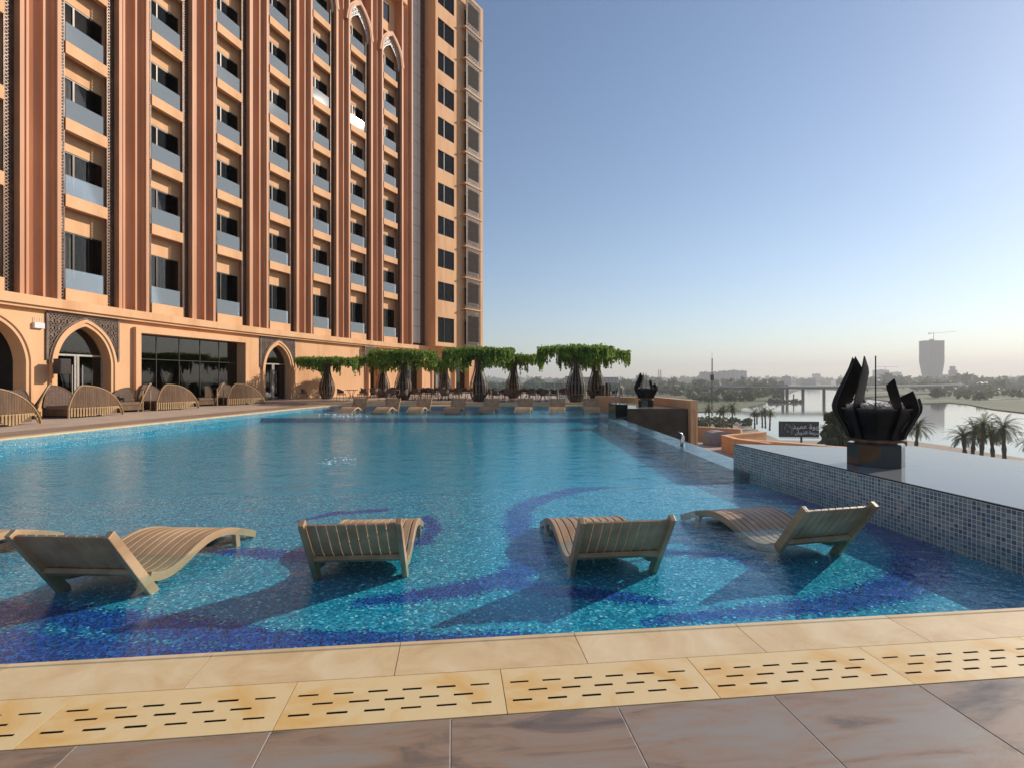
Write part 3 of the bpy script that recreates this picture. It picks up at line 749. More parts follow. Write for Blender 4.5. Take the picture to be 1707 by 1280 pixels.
for pts, w in bands:
    P = [at(x, y, SH) for x, y in pts]
    for i in range(len(P)-1): B.append((P[i].x,P[i].y,P[i+1].x,P[i+1].y,w[i],w[i+1]))
def navy(x, y):
    best = 0
    for x0,y0,x1,y1,w0,w1 in B:
        dx, dy = x1-x0, y1-y0; t = max(0,min(1,((x-x0)*dx+(y-y0)*dy)/(dx*dx+dy*dy+1e-9)))
        d = math.hypot(x-x0-dx*t, y-y0-dy*t); w = w0+(w1-w0)*t
        f = 1-(d-w*.75)/(w*.6)
        if f > best: best = f
    return max(0, min(1, best))
mb = MB(); nu, nv = 260, 96; u0, u1, v0, v1 = -9.5, 5.3, 3.15, 8.5; val = []
for j in range(nv+1):
    for i in range(nu+1):
        p = uv(u0+(u1-u0)*i/nu, v0+(v1-v0)*j/nv); mb.v.append((p.x,p.y,SH)); val.append(navy(p.x,p.y))
for j in range(nv):
    for i in range(nu): a = j*(nu+1)+i; mb.f.append((a,a+1,a+nu+2,a+nu+1)); mb.m.append(0)
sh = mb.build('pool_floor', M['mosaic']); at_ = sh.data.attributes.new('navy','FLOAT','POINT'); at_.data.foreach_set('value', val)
tag(sh, kind='structure')
mb = MB(); DZ = -.48
mb.quad(uv(-16,3.15,SH), uv(-9.5,3.15,SH), uv(-9.5,8.5,SH), uv(-16,8.5,SH))
e0 = uv(5.3, 8.5); 
mb.quad(uv(-16,8.5,SH), uv(5.3,8.5,SH), uv(5.3,8.5,DZ), uv(-16,8.5,DZ))
mb.quad(uv(-16,8.5,DZ), uv(5.0,8.5,DZ), (4.3,26,DZ), (-16,26,DZ)); mb.quad((4.302,21.8,DZ),(5.0,21.8,DZ),(5.7,25.7,DZ),(4.302,25.7,DZ))
FS = -.28; FY = 25.6
mb.quad((-16,FY,DZ),(6,FY,DZ),(6,FY,FS),(-16,FY,FS)); mb.quad((-16,FY,FS),(6,FY,FS),(6,33,FS),(-16,33,FS))
tag(mb.build('pool_floor_deep', mosaic('deep_turquoise_mosaic', .05, [(0,(.002,.23,.35)),(.6,(.004,.32,.46)),(1,(.012,.42,.57))], [(0,(.01,.02,.15)),(1,(.01,.02,.15))], (.01,.26,.39))), kind='structure')
mb = MB()
for a, b_ in zip(left_edge, left_edge[1:]): mb.quad((*a,-1.5),(*b_,-1.5),(*b_,-.047),(*a,-.047))
mb.quad((-11.2,32,-1.5),(5.3,32,-1.5),(5.3,32,-.047),(-11.2,32,-.047)); p0 = uv(-16,3.18); p1 = uv(5.23,3.18)
mb.quad((p0.x,p0.y,-1.5),(p1.x,p1.y,-1.5),(p1.x,p1.y,-.047),(p0.x,p0.y,-.047))
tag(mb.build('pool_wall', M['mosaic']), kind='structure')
# overflow weir along the open side, its outer drop and the gutter
mb = MB()
mb.prism([(4.05,9.2),(4.66,9.2),(4.64,21.8),(4.05,21.8)], -3.2, -.055); tag(mb.build('overflow_weir', mosaic('weir_mosaic', .05, [(0,(.03,.07,.10)),(1,(.07,.13,.17))], [(0,(.01,.02,.15)),(1,(.01,.02,.15))], (.08,.12,.14))), kind='structure')
# left pool edging and decks
def offs(poly, d):
    out = []
    for i, p in enumerate(poly):
        a = poly[max(0,i-1)]; b_ = poly[min(len(poly)-1,i+1)]; t = Vector((b_[0]-a[0], b_[1]-a[1])).normalized(); out.append((p[0]-t.y*d, p[1]+t.x*d))
    return out
def strip(name, pa, pb, z, mat, th=.05):
    mb = MB()
    for i in range(len(pa)-1):
        mb.quad((*pa[i],z),(*pa[i+1],z),(*pb[i+1],z),(*pb[i],z)); mb.quad((*pa[i],z-th),(*pa[i+1],z-th),(*pa[i+1],z),(*pa[i],z))
    return tag(mb.build(name, mat), kind='structure')
e1 = offs(left_edge, .42); e2 = offs(left_edge, 1.9)
strip('pool_edging', left_edge, e1, .0, M['coping']); strip('edge_paving', e1, e2, -.004, M['deck_brown'])
fl = [(-22.6,1.5),(-22.4,8),(-22.2,14.2),(-21.6,19),(-20.6,24.4),(-19.9,29.3),(-19.0,35.6)]
pl = tile_mat('pale_paving_slabs', .9, .9, 0, 0, [(.3,(.38,.285,.225)),(.55,(.47,.36,.28)),(.8,(.53,.42,.335))], .45, 0, 1.4)
e2b = e2[:-1] + [(-13.2,33.4)]
mb = MB()
for i in range(len(e2)-1): mb.quad((*e2b[i],-.008),(*e2b[i+1],-.008),(*fl[i+1],-.008),(*fl[i],-.008))
tag(mb.build('pool_deck', pl), kind='structure')
mb = MB(); mb.quad((-13.2,32.0,.0),(5.3,32.0,.0),(5.3,33.2,.0),(-13.2,33.2,.0)); mb.quad((-13.2,32.0,-.05),(5.3,32.0,-.05),(5.3,32.0,0),(-13.2,32.0,0)); tag(mb.build('far_edging', M['coping']), kind='structure')
mb = MB(); mb.prism([(-22,36.5),(-18,35.6),(-13.2,33.2),(6.2,33.2),(6.3,36),(6.0,45),(4.0,64),(-12,66),(-24,60)], -.5, .15)
tag(mb.build('terrace', pl), kind='structure')
mb = MB(); mb.box(-13.1,5.6,33.0,33.197,-.01,.165); tag(mb.build('terrace_step', M['coping']), kind='structure')
mb = MB(); mb.prism([(-24,1.0),(-14.95,1.0),(-14.95,1.5),(-22,1.5),(-22,34),(-24,34)], -.4, -.012); tag(mb.build('deck_foundation', M['concrete']), kind='structure')
# ============================================================= raised tiled basins
def uvbox_wall():
    root = empty('raised_basin', uv(5.23,3.9,0), RZ)
    tag(root, 'raised basin wall of small blue grey tiles under the large fire bowl', 'basin')
    L = 9.21-3.9
    o = root.location
    def loc(p): d = p-o; return (d.dot(UX), d.dot(VX))
    far = [loc(atY(1412,744.6,9.25)), loc(atY(1503,743.0,9.40))]
    poly = [(0,-6.0),(3.12,-6.0),(3.12,far[1][1]),(far[0][0],far[0][1]),(0,L)]
    mb = MB(); mb.prism([(p[0],p[1]) for p in poly], -1.2, .385); mb.build('tiled_wall', M['squares'], root)
    q = MB(); ins = [(.012,-5.98),(3.10,-5.98),(3.10,far[1][1]-.02),(far[0][0],far[0][1]-.02),(.012,L-.02)]; q.prism(ins, .3853, .402); q.build('water_sheet', M['filmwater'], root)
    q = MB(); q.box(-.004,.011,-6.0,L,.386,.399); q.build('dark_lip', M['granite'], root)
uvbox_wall()
b1 = empty('stone_basin', (6.1,24.2,0)); tag(b1, 'dark marble walled basin at the far end of the open pool edge', 'basin')
mb = MB(); mb.prism([(p[0]-6.1,p[1]-24.2) for p in [(4.87,21.8),(7.40,21.8),(8.1,26.6),(5.6,27.4),(5.56,24.9)]], -4, .385); mb.build('wall', M['darkstone'], b1)
mb = MB(); mb.prism([(p[0]-6.1,p[1]-24.2) for p in [(4.90,21.83),(7.37,21.83),(8.05,26.6),(5.62,27.3),(5.58,24.88)]], .386, .40); mb.build('water_sheet', M['filmwater'], b1)
mb = MB(); mb.box(-.285,.285,0,1.8,-1.4,.42); o = mb.build('stone_block', M['granite'], None, (5.265,24.9,0), bevel=.01); tag(o, 'small black polished stone block at the left end of the far dark basin', 'block')
# orange parapet with an arched niche
pw = empty('parapet', (7.6,21.6,-3)); tag(pw, 'peach parapet with an arched niche in its end, behind the dark far basin', 'wall')
mb = MB(); d = Vector((7.6,21.6,0))
mb.prism([(-.14,0),(.16,0),(-.45,7.2),(-.75,7.0)], 0, 3.74); mb.prism([(-.75,7.003),(-.45,7.2),(-2.2,10.4),(-2.5,10.2)], 2.5, 3.62)
mb.build('wall', M['plaster'], pw)
q = MB()
for j in range(13):
    a = PI*j/12; b_ = PI*(j+1)/12
    if j < 12:
        A_ = (-.02-.10*math.cos(a), 3.0+.32*math.sin(a)**.8); B2 = (-.02-.10*math.cos(b_), 3.0+.32*math.sin(b_)**.8)
        q.bar((A_[0],-.02,A_[1]),(B2[0],-.02,B2[1]),.05,.04,0,up=(0,1,0))
q.box(-.145,-.10,-.045,-.003,0,3.0); q.box(.06,.105,-.045,-.003,0,3.0); q.build('niche_moulding', M['plaster'], pw)
# ============================================================= loungers
def cat(pts, t):
    n = len(pts)-1; x = t*n; i = min(int(x), n-1); f = x-i
    p0 = Vector(pts[max(i-1,0)]); p1 = Vector(pts[i]); p2 = Vector(pts[i+1]); p3 = Vector(pts[min(i+2,n)])
    return .5*((2*p1)+(p2-p0)*f+(2*p0-5*p1+4*p2-p3)*f*f+(3*p1-p0-3*p2+p3)*f*f*f)
PROF = [(.0,.455),(.10,.315),(.205,.175),(.32,.075),(.46,.0),(.62,-.025),(.80,.005),(.98,.065),(1.15,.105),(1.32,.112),(1.5,.085),(1.70,.025),(1.9,-.05),(2.02,-.10)]
def lounger():
    root = empty('lounger')
    W = .84; ns = 9; NP = 40
    pr = [cat(PROF, i/NP) for i in range(NP+1)]
    nrm = []
    for i in range(NP+1):
        t = (pr[min(i+1,NP)]-pr[max(i-1,0)]).normalized(); nrm.append(Vector((-t.y,t.x)))   # (y,z) up side
    def ribbon(mb, x0, x1, off0, off1, i0=0, i1=NP):
        vs = []; e = .006
        for i in range(i0, i1+1):
            p, n_ = pr[i], nrm[i]
            a = p+n_*off0; b_ = p+n_*off1; bb = p+n_*(off1-e)
            vs += [(x0,a.x,a.y),(x1,a.x,a.y),(x1,bb.x,bb.y),(x1-e,b_.x,b_.y),(x0+e,b_.x,b_.y),(x0,bb.x,bb.y)]
        n6 = i1-i0; fs = []
        for i in range(n6):
            for k in range(6): fs.append((i*6+k, i*6+(k+1)%6, (i+1)*6+(k+1)%6, (i+1)*6+k))
        fs += [tuple(range(5,-1,-1)), tuple(n6*6+k for k in range(6))]
        mb.add(vs, fs)
    inner = W-.10; sw = inner/ns
    s_ = MB()
    for k in range(ns): ribbon(s_, -inner/2+k*sw+.004, -inner/2+(k+1)*sw-.004, -.004, .014)
    s_.build('slats', M['lounger'], root)
    f = MB()
    for sg in (-1,1):
        x = sg*(W/2-.0225); ribbon(f, x-.0225, x+.0225, -.055, .018, 11)
    f.build('side_frame', M['lounger'], root)
    for i, o in ((8,-.032),(19,-.03),(27,-.03),(36,-.03)):
        r = MB()
        p = pr[i]+nrm[i]*o; t = (pr[i+1]-pr[i]).normalized()
        r.bar((-inner/2-.005,p.x,p.y),(inner/2+.005,p.x,p.y),.05,.04,0,up=(0,nrm[i].x,nrm[i].y),caps=True); r.build('crossbar', M['lounger'], root)
    for sg in (-1,1):
        x = sg*(W/2-.0225)
        g = MB(); a = Vector((x,-.045,.460)); b_ = Vector((x,.415,-.19))
        # tapered plank, upper end merges with the backrest frame
        d = (b_-a).normalized(); up = Vector((0,-d.z,d.y)); 
        for (p0,p1,w0,w1) in ((a,b_,.075,.095),):
            A_ = [p0+Vector((-.024,0,0)), p0+Vector((.024,0,0)), p0+Vector((.024,0,0))+up*w0, p0+Vector((-.024,0,0))+up*w0]
            B_ = [p1+Vector((-.024,0,0)), p1+Vector((.024,0,0)), p1+Vector((.024,0,0))+up*w1, p1+Vector((-.024,0,0))+up*w1]
            g.add(A_+B_, [(0,1,5,4),(1,2,6,5),(2,3,7,6),(3,0,4,7),(3,2,1,0),(4,5,6,7)])
        g.build('leg', M['lounger'], root, bevel=.006)
        g = MB(); g.bar((x,1.64,.01),(x,1.67,-.17),.048,.07,0,up=(0,1,0),caps=True); g.build('leg', M['lounger'], root)
    return root
L0 = lounger(); L0['category'] = 'lounger'; L0['group'] = 'slatted loungers standing in the pool'
near = [((-5.62,3.92),2,'taupe slatted lounger cut off by the left frame edge, only its foot end in view'),
 ((-3.49,4.00),1.0,'taupe slatted lounger nearest the left, its back reaching the left frame edge'),
 ((-1.35,4.33),8.5,'taupe slatted lounger in the pool, second from the left'),
 ((.985,4.42),6.4,'taupe slatted lounger just right of the middle of the near pool'),
 ((3.08,4.86),14,'taupe slatted lounger closest to the blue tiled side wall')]
for i, ((x,y),a,lb) in enumerate(near):
    a2 = R(a)
    if i == 0: L0.location = (x,y,WZ-.035); L0.rotation_euler = (0,0,a2-R(4)); L0['label'] = lb
    else: copy_tree(L0, None, (x,y,WZ-.035), a2-R(4) if i < 3 else a2, lb)
fx = [600,655,707,765,820,876,930,985]
ordn = ['first','second','third','fourth','fifth','sixth','seventh','eighth']
for i, x in enumerate(fx):
    p = atY(x, 670, 29.6)
    c = copy_tree(L0, None, (p.x, 29.8, WZ-.03), R(180-14+i*1.2), 'small far lounger at the opposite pool edge, %s from the left' % ordn[i])
    c['group'] = 'loungers along the far pool edge'; c.scale = (1.05,.85,1.28)
# bubbling water
rr = random.Random(2); mb = MB()
for (px, py, n_, sx, sy) in ((560,690,26,.9,.25),(582,693,26,.8,.2),(570,766,30,.28,.4),(548,772,14,.2,.2)):
    c = at(px,py,WZ)
    for k in range(n_): r = rr.uniform(.012,.05)*(1 if py < 700 else .5); mb.blob((c.x+rr.gauss(0,sx*.5),c.y+rr.gauss(0,sy*.5),WZ+.004),(r*1.6,r,r*.5),0,6,rr)
tag(mb.build('bubbling_foam', noisy('foam', (.75,.78,.8), (.85,.87,.88), 9, .4, 0), smooth=True), kind='stuff')
# ============================================================= fire bowl sculptures
def vase():
    root = empty('fire_bowl')
    mb = MB(); mb.lathe([(.41,0),(.41,.30),(.40,.315)], 8, 0, caps=True); mb.build('pedestal', M['granite'], root, rz=.2)
    mb = MB(); mb.lathe([(.30,.315),(.30,.345),(.41,.345),(.42,.36),(.42,.375),(.36,.385)], 40); mb.build('collar', M['rust'], root, smooth=False)
    mb = MB(); pf = [(.36,.38),(.365,.42),(.39,.50),(.43,.57),(.48,.64),(.525,.70),(.545,.76),(.55,.80),(.53,.805),(.51,.77)]
    mb.lathe(pf, 48); mb.lathe([(.51,.77),(.001,.74)], 48); mb.build('bowl', M['vase'], root, smooth=True)
    mb = MB(); mb.lathe([(.552,.795),(.558,.815),(.525,.815),(.52,.80)], 48); mb.build('rim', M['rust'], root)
    mb = MB(); rr = random.Random(5)
    for k in range(230):
        a = rr.uniform(0,2*PI); q = .49*math.sqrt(rr.random()); s_ = rr.uniform(.025,.05); mb.blob((q*math.cos(a),q*math.sin(a),.80+rr.uniform(0,.05)),(s_,s_,s_*.7),0,6,rr,.15)
    mb.build('pebbles', M['pebble'], root, smooth=True)
    # leaf shaped fins set radially round the bowl: (angle, kind)
    full_o = [(.41,.385),(.44,.47),(.50,.57),(.57,.68),(.615,.76),(.625,.83),(.60,.92),(.54,1.05),(.46,1.20),(.38,1.36),(.32,1.52)]
    full_i = [(.36,.385),(.38,.47),(.44,.57),(.50,.66),(.535,.73),(.53,.79),(.44,.82),(.37,.93),(.30,1.06),(.245,1.19),(.20,1.29),(.215,1.36),(.32,1.52)]
    def cut(zc, slant):
        o = [p for p in full_o if p[1] < zc]; i_ = [p for p in full_i if p[1] < zc-slant]
        def lerp(pts, z):
            for a, b_ in zip(pts, pts[1:]):
                if a[1] <= z <= b_[1]: t = (z-a[1])/(b_[1]-a[1]); return (a[0]+(b_[0]-a[0])*t, z)
            return pts[-1]
        return o+[lerp(full_o, zc)], i_+[lerp(full_i, zc-slant)]
    for ang, zc in ((-90,9),(-118,9),(-150,9),(-180,9),(-214,1.02),(-250,.96),(-292,.92),(-338,.90),(6,.95),(-26,1.05),(-58,1.21)):
        o, i_ = (full_o, full_i[:-1]) if zc > 2 else cut(zc, .09)
        g = MB(); t = .009; outl = o + list(reversed(i_))
        n_ = len(outl); g.add([(p[0],-t,p[1]) for p in outl]+[(p[0],t,p[1]) for p in outl], [(i,(i+1)%n_,n_+(i+1)%n_,n_+i) for i in range(n_)]+[tuple(range(n_-1,-1,-1)), tuple(range(n_,2*n_))])
        # triangulation handled by ngon; a narrow flange bends along the outer edge
        for a, b_ in zip(o, o[1:]): g.bar((a[0],0,a[1]),(b_[0],0,b_[1]),.018,.010,0,up=(1,0,0))
        g.build('fin', M['vase'], root, rz=R(ang))
    return root
v1 = vase(); v1.location = atY(1459.5, 771, 7.3).to_tuple()[:2] + (.402,); v1.rotation_euler = (0,0,R(-35)); v1.scale = (.84,.84,1)
tag(v1, 'large black steel fire bowl with tall leaf shaped fins on the tiled basin', 'sculpture')
v2 = copy_tree(v1, None, (atY(1077,678,23.3).x,23.3,.40), R(-14), 'small distant black steel fire bowl on the dark far basin')
# bent pipe on the weir
mb = MB(); mb.tube([(0,0,-.1),(0,0,.10),(.02,0,.20),(-.02,0,.29),(-.09,0,.33)], [.05,.05,.035,.018,.014], 8); o = mb.build('bent_pipe', M['steel'], None, (4.28,13.0,WZ), smooth=True)
tag(o, 'short bent metal pipe sticking out of the open pool edge', 'pipe')
# ============================================================= daybeds
def shell(mb, L, H, bow, th=.05, n=30, zlow=.0, slats=True, cutx=.0):
    """slatted screen, tall near x=0 and falling along +x; bows towards -y"""
    prev = None
    for i in range(n+1):
        t = i/n; x = L*t; y = -bow*math.sin(PI*min(1,t*1.02)*.5)**1.0 + bow*(t**3)*1.4
        z = H*(1-max(0,(t-.2)/.8)**2.0)**.74 if t > .2 else H*(.30+.70*math.sin(t/.2*PI/2)**.75)
        z = max(z, .02)
        if prev:
            px_, py_, pz_ = prev
            mb.add([(px_+.004,py_,zlow),(x-.004,y,zlow),(x-.004,y,z),(px_+.004,py_,pz_),(px_+.004,py_+th,zlow),(x-.004,y+th,zlow),(x-.004,y+th,z),(px_+.004,py_+th,pz_)],
                   [(0,1,2,3),(5,4,7,6),(3,2,6,7),(0,3,7,4),(1,5,6,2)])
            mb.bar((px_,py_+th/2,pz_),(x,y+th/2,z),th+.03,.04,1,up=(0,0,1))
        prev = (x,y,z)
def daybed():
    """local x runs along the facade away from the viewer, local -y faces the pool"""
    root = empty('daybed')
    mb = MB(); shell(mb, 2.65, 1.36, .30, zlow=.44); mb.bar((0,.025,0),(0,.025,.42),.08,.05,1,up=(1,0,0)); mb.bar((2.65,.12,0),(2.65,.12,.1),.05,.05,1); mb.build('shell', [M['wood'], M['wood_pale']], root)
    mb = MB(); n = 22; rr = random.Random(8)
    for i in range(n):
        t = (i+.5)/n; x = .06+2.5*t; y = -.30*math.sin(PI*min(1,t*1.02)*.5)+.30*(t**3)*1.4
        zt = max(.06,min(.43, 1.36*(1-max(0,(t-.2)/.8)**2.0)**.74))
        z0 = .02+.30*abs(math.sin(PI*(t*1.6+.1)))**2 if t > .42 else .05
        mb.box(x-.038, x+.030, y+.003, y+.045, z0, zt)
    for j in range(20):
        t = j/20; t1 = (j+1)/20; zr = [max(.05,min(.40, 1.36*(1-max(0,(q_-.2)/.8)**2.0)**.74-.02)) for q_ in (t,t1)]; mb.bar((.06+2.5*t,.024-.30*math.sin(PI*min(1,t*1.02)*.5)+.42*t**3,zr[0]),(.06+2.5*t1,.024-.30*math.sin(PI*min(1,t1*1.02)*.5)+.42*t1**3,zr[1]),.03,.03)
    mb.build('skirt', M['wood_pale'], root)
    mb = MB(); mb.prism([(.05,.1),(2.3,.1),(2.2,.6),(1.7,1.1),(.05,1.3)], .10, .34); mb.build('seat_base', M['wood'], root)
    mb = MB(); mb.prism([(.07,.12),(2.2,.12),(2.1,.58),(1.65,1.05),(.07,1.27)], .342, .50); mb.build('cushion', M['cushion'], root, bevel=.03)
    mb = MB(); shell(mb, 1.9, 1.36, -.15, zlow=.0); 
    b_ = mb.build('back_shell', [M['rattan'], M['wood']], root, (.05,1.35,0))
    return root
def daybed_left():
    root = empty('daybed')
    # leaf shaped shell seen edge on: sweeps back from the pool side to the wall side
    mb = MB(); n = 22; prev = None
    for i in range(n+1):
        t = i/n
        rim = Vector((.75*t**1.2-.05, -.12*math.sin(PI*t), 1.38*math.sin(t*PI/2)**1.0+.02))
        bk = Vector((.35+.5*t, .9*(1-t)+.35, .5+.9*t if t > .0 else .5)); bk.z = max(.0, rim.z*.96)
        bot = Vector((-.05+.3*t, .75*(t)+.0, 0.0))
        if prev:
            a, c = prev
            for th in (0,):
                mb.add([a, rim, bot, c, a+Vector((-.05,.02,0)), rim+Vector((-.05,.02,0)), bot+Vector((-.05,.02,0)), c+Vector((-.05,.02,0))], [(0,1,2,3),(7,6,5,4),(0,4,5,1)])
            mb.bar(a, rim, .07, .05, 1, up=(1,0,0))
        prev = (rim, bot)
    mb.build('shell', [M['wood'], M['wood_pale']], root)
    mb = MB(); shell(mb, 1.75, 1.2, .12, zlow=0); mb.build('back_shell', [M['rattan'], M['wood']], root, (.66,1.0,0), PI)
    mb = MB(); mb.prism([(-1.0,.0),(.1,-.1),(.45,.9),(-.9,.9)], .10, .34); mb.build('seat_base', M['wood'], root)
    mb = MB(); mb.prism([(-.97,.02),(.05,-.07),(.40,.88),(-.87,.88)], .342, .50); mb.build('cushion', M['cushion'], root, bevel=.03)
    return root
def rack():
    root = empty('side_shelf'); mb = MB()
    for (x,y) in ((0,0),(.42,0),(0,.5),(.42,.5)): mb.box(x-.02,x+.02,y-.02,y+.02,0,1.08)
    mb.build('frame', M['wood_pale'], root)
    for z in (.03,.55,1.06):
        q = MB(); q.box(-.02,.44,-.02,.52,z,z+.03); q.build('shelf', M['wood'], root)
    return root
dbR = daybed(); dbL = daybed_left(); rk = rack()
for o in (dbR,dbL): o['category'] = 'daybed'; o['group'] = 'slatted shell daybeds along the hotel'
rk['category'] = 'shelf'; rk['group'] = 'shelves between the daybeds'
def dplace(tmpl, px, py, ang, label, first, z=-.008):
    p = at(px, py, z); r = PI/2 - ang
    if first: tmpl.location = p; tmpl.rotation_euler = (0,0,r); tmpl['label'] = label; return tmpl
    return copy_tree(tmpl, None, p, r, label)
angA = R(9)
dplace(dbR, 115, 697, angA, 'slatted wooden daybed shell in front of the leftmost pointed arch door, tallest in view', True)
dplace(dbR, 262, 684.4, R(16), 'slatted wooden daybed shell in front of the big dark window, left of its pair', False)
dplace(dbR, 380, 675.6, R(29), 'slatted wooden daybed shell between the big window and the narrow arch door', False)
dplace(dbR, -68, 717, R(7), 'slatted wooden daybed cut by the left frame edge, only its low end visible', False)
dplace(dbL, 57, 697, angA, 'curved wooden daybed shell seen edge on, left of the first arch door', True)
dplace(dbL, 231, 685.6, R(14), 'curved wooden daybed shell seen edge on, left end of the big window', False)
dplace(dbL, 357, 676, R(24), 'curved wooden daybed shell seen edge on, right part of the big window', False)
dplace(rk, 238, 685.4, R(15), 'narrow open shelf between the two shells in front of the big window', True)
dplace(rk, 362, 676, R(26), 'narrow open shelf between the shells nearest the narrow arch door', False)
# bar counter inside the left arch
q0 = arches[0]; p = fp(q0[0], -1.3, 0)
br = empty('bar_counter', p, -(TH0+KAP*q0[0])); tag(br, 'white bar counter inside the leftmost open arch', 'counter')
mb = MB(); mb.box(-.35,.35,-1.7,1.3,0,1.02); mb.build('front', M['white_metal'], br); mb = MB(); mb.box(-.42,.42,-1.75,1.4,1.021,1.17); mb.build('counter_top', M['white_metal'], br)
# speaker and router on the wall
s_ = s_at(84,NG); sp = empty('loudspeaker', fp(s_, NG, 1.85), -(TH0+KAP*s_)); tag(sp, 'black box loudspeaker on the wall beside the first arch door', 'speaker')
mb = MB(); mb.prism([(.42,-.23),(.80,-.25),(.80,.25),(.42,.23)], 0, .68); mb.build('box', M['black_plastic'], sp, bevel=.015)
mb = MB(); mb.box(.803,.815,-.22,.22,.03,.65); mb.build('grille', M['frame'], sp); mb = MB(); mb.box(.003,.42,-.03,.03,.3,.36); mb.build('bracket', M['frame'], sp)
s_ = s_at(62,NG); rt = empty('wireless_router', fp(s_, NG, 3.85), -(TH0+KAP*s_)); tag(rt, 'white outdoor wireless box with four short antennas on the wall', 'router')
mb = MB(); mb.box(.003,.14,-.22,.22,0,.26); mb.build('box', M['white_metal'], rt, bevel=.02)
for y in (-.15,-.05,.05,.15):
    mb = MB(); mb.tube([(.07,y,.262),(.07,y,.5)], .013, 6); mb.build('antenna', M['white_metal'], rt)
# ============================================================= sculpted trees
def vine_crown(seed):
    rr = random.Random(seed); mb = MB()
    def leaf(p, s, d):
        d = Vector(d); a = Vector((rr.uniform(-1,1),rr.uniform(-1,1),rr.uniform(-.4,.4))); a = (a - d*a.dot(d)); 
        if a.length < .05: a = Vector((1,0,0))
        a.normalize(); a *= s*.5; e = d*s
        mb.add([p-a*.4, p+a*.4+e*.1, p+a+e*.55, p+e*1.1, p-a+e*.5], [(0,1,2,3,4)])
    Rr = 2.25
    for k in range(2300):     # flat leafy top
        a = rr.uniform(0,2*PI); r = Rr*math.sqrt(rr.random())*(1+.03*math.sin(9*a)); z = 3.22+rr.uniform(-.08,.10)+.03*math.sin(5*a+r*3)
        if rr.random() < .03: z += rr.uniform(.0,.14)
        leaf(Vector((r*math.cos(a), r*math.sin(a), z)), rr.uniform(.08,.15), (rr.uniform(-.6,.6), rr.uniform(-.6,.6), rr.uniform(.1,.9)))
    for k in range(620):     # hanging strands, longer near the neck
        a = rr.uniform(0,2*PI); q = rr.random()
        if q < .55: r = Rr*rr.uniform(.84,1.01); ln = rr.uniform(.30,.85)*(1.25 if rr.random() < .15 else 1)
        elif q < .72: r = Rr*rr.uniform(.55,.88); ln = rr.uniform(.15,.45)
        else: r = rr.uniform(.45,1.15); ln = rr.uniform(.45,1.10)
        ln *= .75+.35*math.sin(3*a+seed)+.2*math.sin(7*a)
        ln = max(.12, ln)
        x, y = r*math.cos(a), r*math.sin(a); z = 3.22; sw = rr.uniform(-.05,.05)
        while ln > 0:
            leaf(Vector((x+rr.uniform(-.035,.035), y+rr.uniform(-.035,.035), z)), rr.uniform(.09,.15), (rr.uniform(-.18,.18),rr.uniform(-.18,.18),-1.0)); z -= .062; ln -= .062; x += sw*.03
    return mb
trprof = [(.30,0),(.42,.18),(.53,.5),(.575,.85),(.54,1.15),(.44,1.5),(.33,1.85),(.265,2.2),(.26,2.6),(.34,2.9),(.62,3.1),(1.1,3.2)]
def basket():
    mb = MB(); nr_ = 34
    for k in range(nr_):
        prev = None
        for j in range(25):
            t = j/24; p = cat([(r,z) for r,z in trprof], t); a = 2*PI*k/nr_ + .5*t*(1 if k % 2 else -1)*.35
            c = Vector((p.x*math.cos(a), p.x*math.sin(a), p.y))
            if prev is not None: mb.bar(prev, c, .045, .02, 0, up=(math.cos(a),math.sin(a),0))
            prev = c
    for z, r in ((.02,.31),(.5,.53),(1.15,.54),(2.2,.27)):
        for k in range(24): a = 2*PI*k/24; b_ = 2*PI*(k+1)/24; mb.bar((r*math.cos(a),r*math.sin(a),z),(r*math.cos(b_),r*math.sin(b_),z),.03,.04)
    return mb
def stree(seed):
    root = empty('planter_tree')
    basket().build('trunk', M['rib'], root)
    mb = MB(); mb.lathe([(.2,.0),(.34,.3),(.40,.8),(.3,1.4),(.16,2.0),(.13,3.15)], 14, caps=True); mb.build('core', M['rib_core'], root, smooth=True)
    vine_crown(seed).build('crown', M['vine'], root)
    return root
T0 = stree(1); tag(T0, None, 'tree', 'planter trees with woven trunks on the terrace')
T1m = vine_crown(2).mesh('crown', M['vine'])
trees = [(545,39.0,1.00,0,'planter tree with woven trunk standing alone against the bare hotel wall'),
 (638,43.0,1.02,1.1,'planter tree half hidden behind its larger neighbour in front of the portal'),
 (672,37.6,1.08,2.0,'large planter tree with dense vines in front of the dark ground floor windows'),
 (742,47.5,1.0,.5,'small far planter tree below the corner pavilion'),
 (798,34.8,1.08,3.1,'broad planter tree at the right end of the hotel wall'),
 (856,40.6,1.03,4.2,'planter tree against the sky just right of the broad one at the hotel corner'),
 (960,33.6,1.10,5.0,'largest planter tree, left of the last pair against the sky'),
 (994,37.4,1.08,5.9,'rightmost planter tree, partly behind the largest one')]
for i, (px, Y, sc_, rz, lb) in enumerate(trees):
    X = (px-CX)/F*Y; rr_ = 1.0
    if i == 0: t = T0; t.location = (X,Y,.15); t['label'] = lb
    else:
        t = copy_tree(T0, None, (X,Y,.15), rz, lb)
        if i % 2:
            for ch in t.children:
                if ch.name.startswith('crown'): ch.data = T1m
    t.scale = (sc_,sc_,sc_*(.97 if i else .92)*1.0)
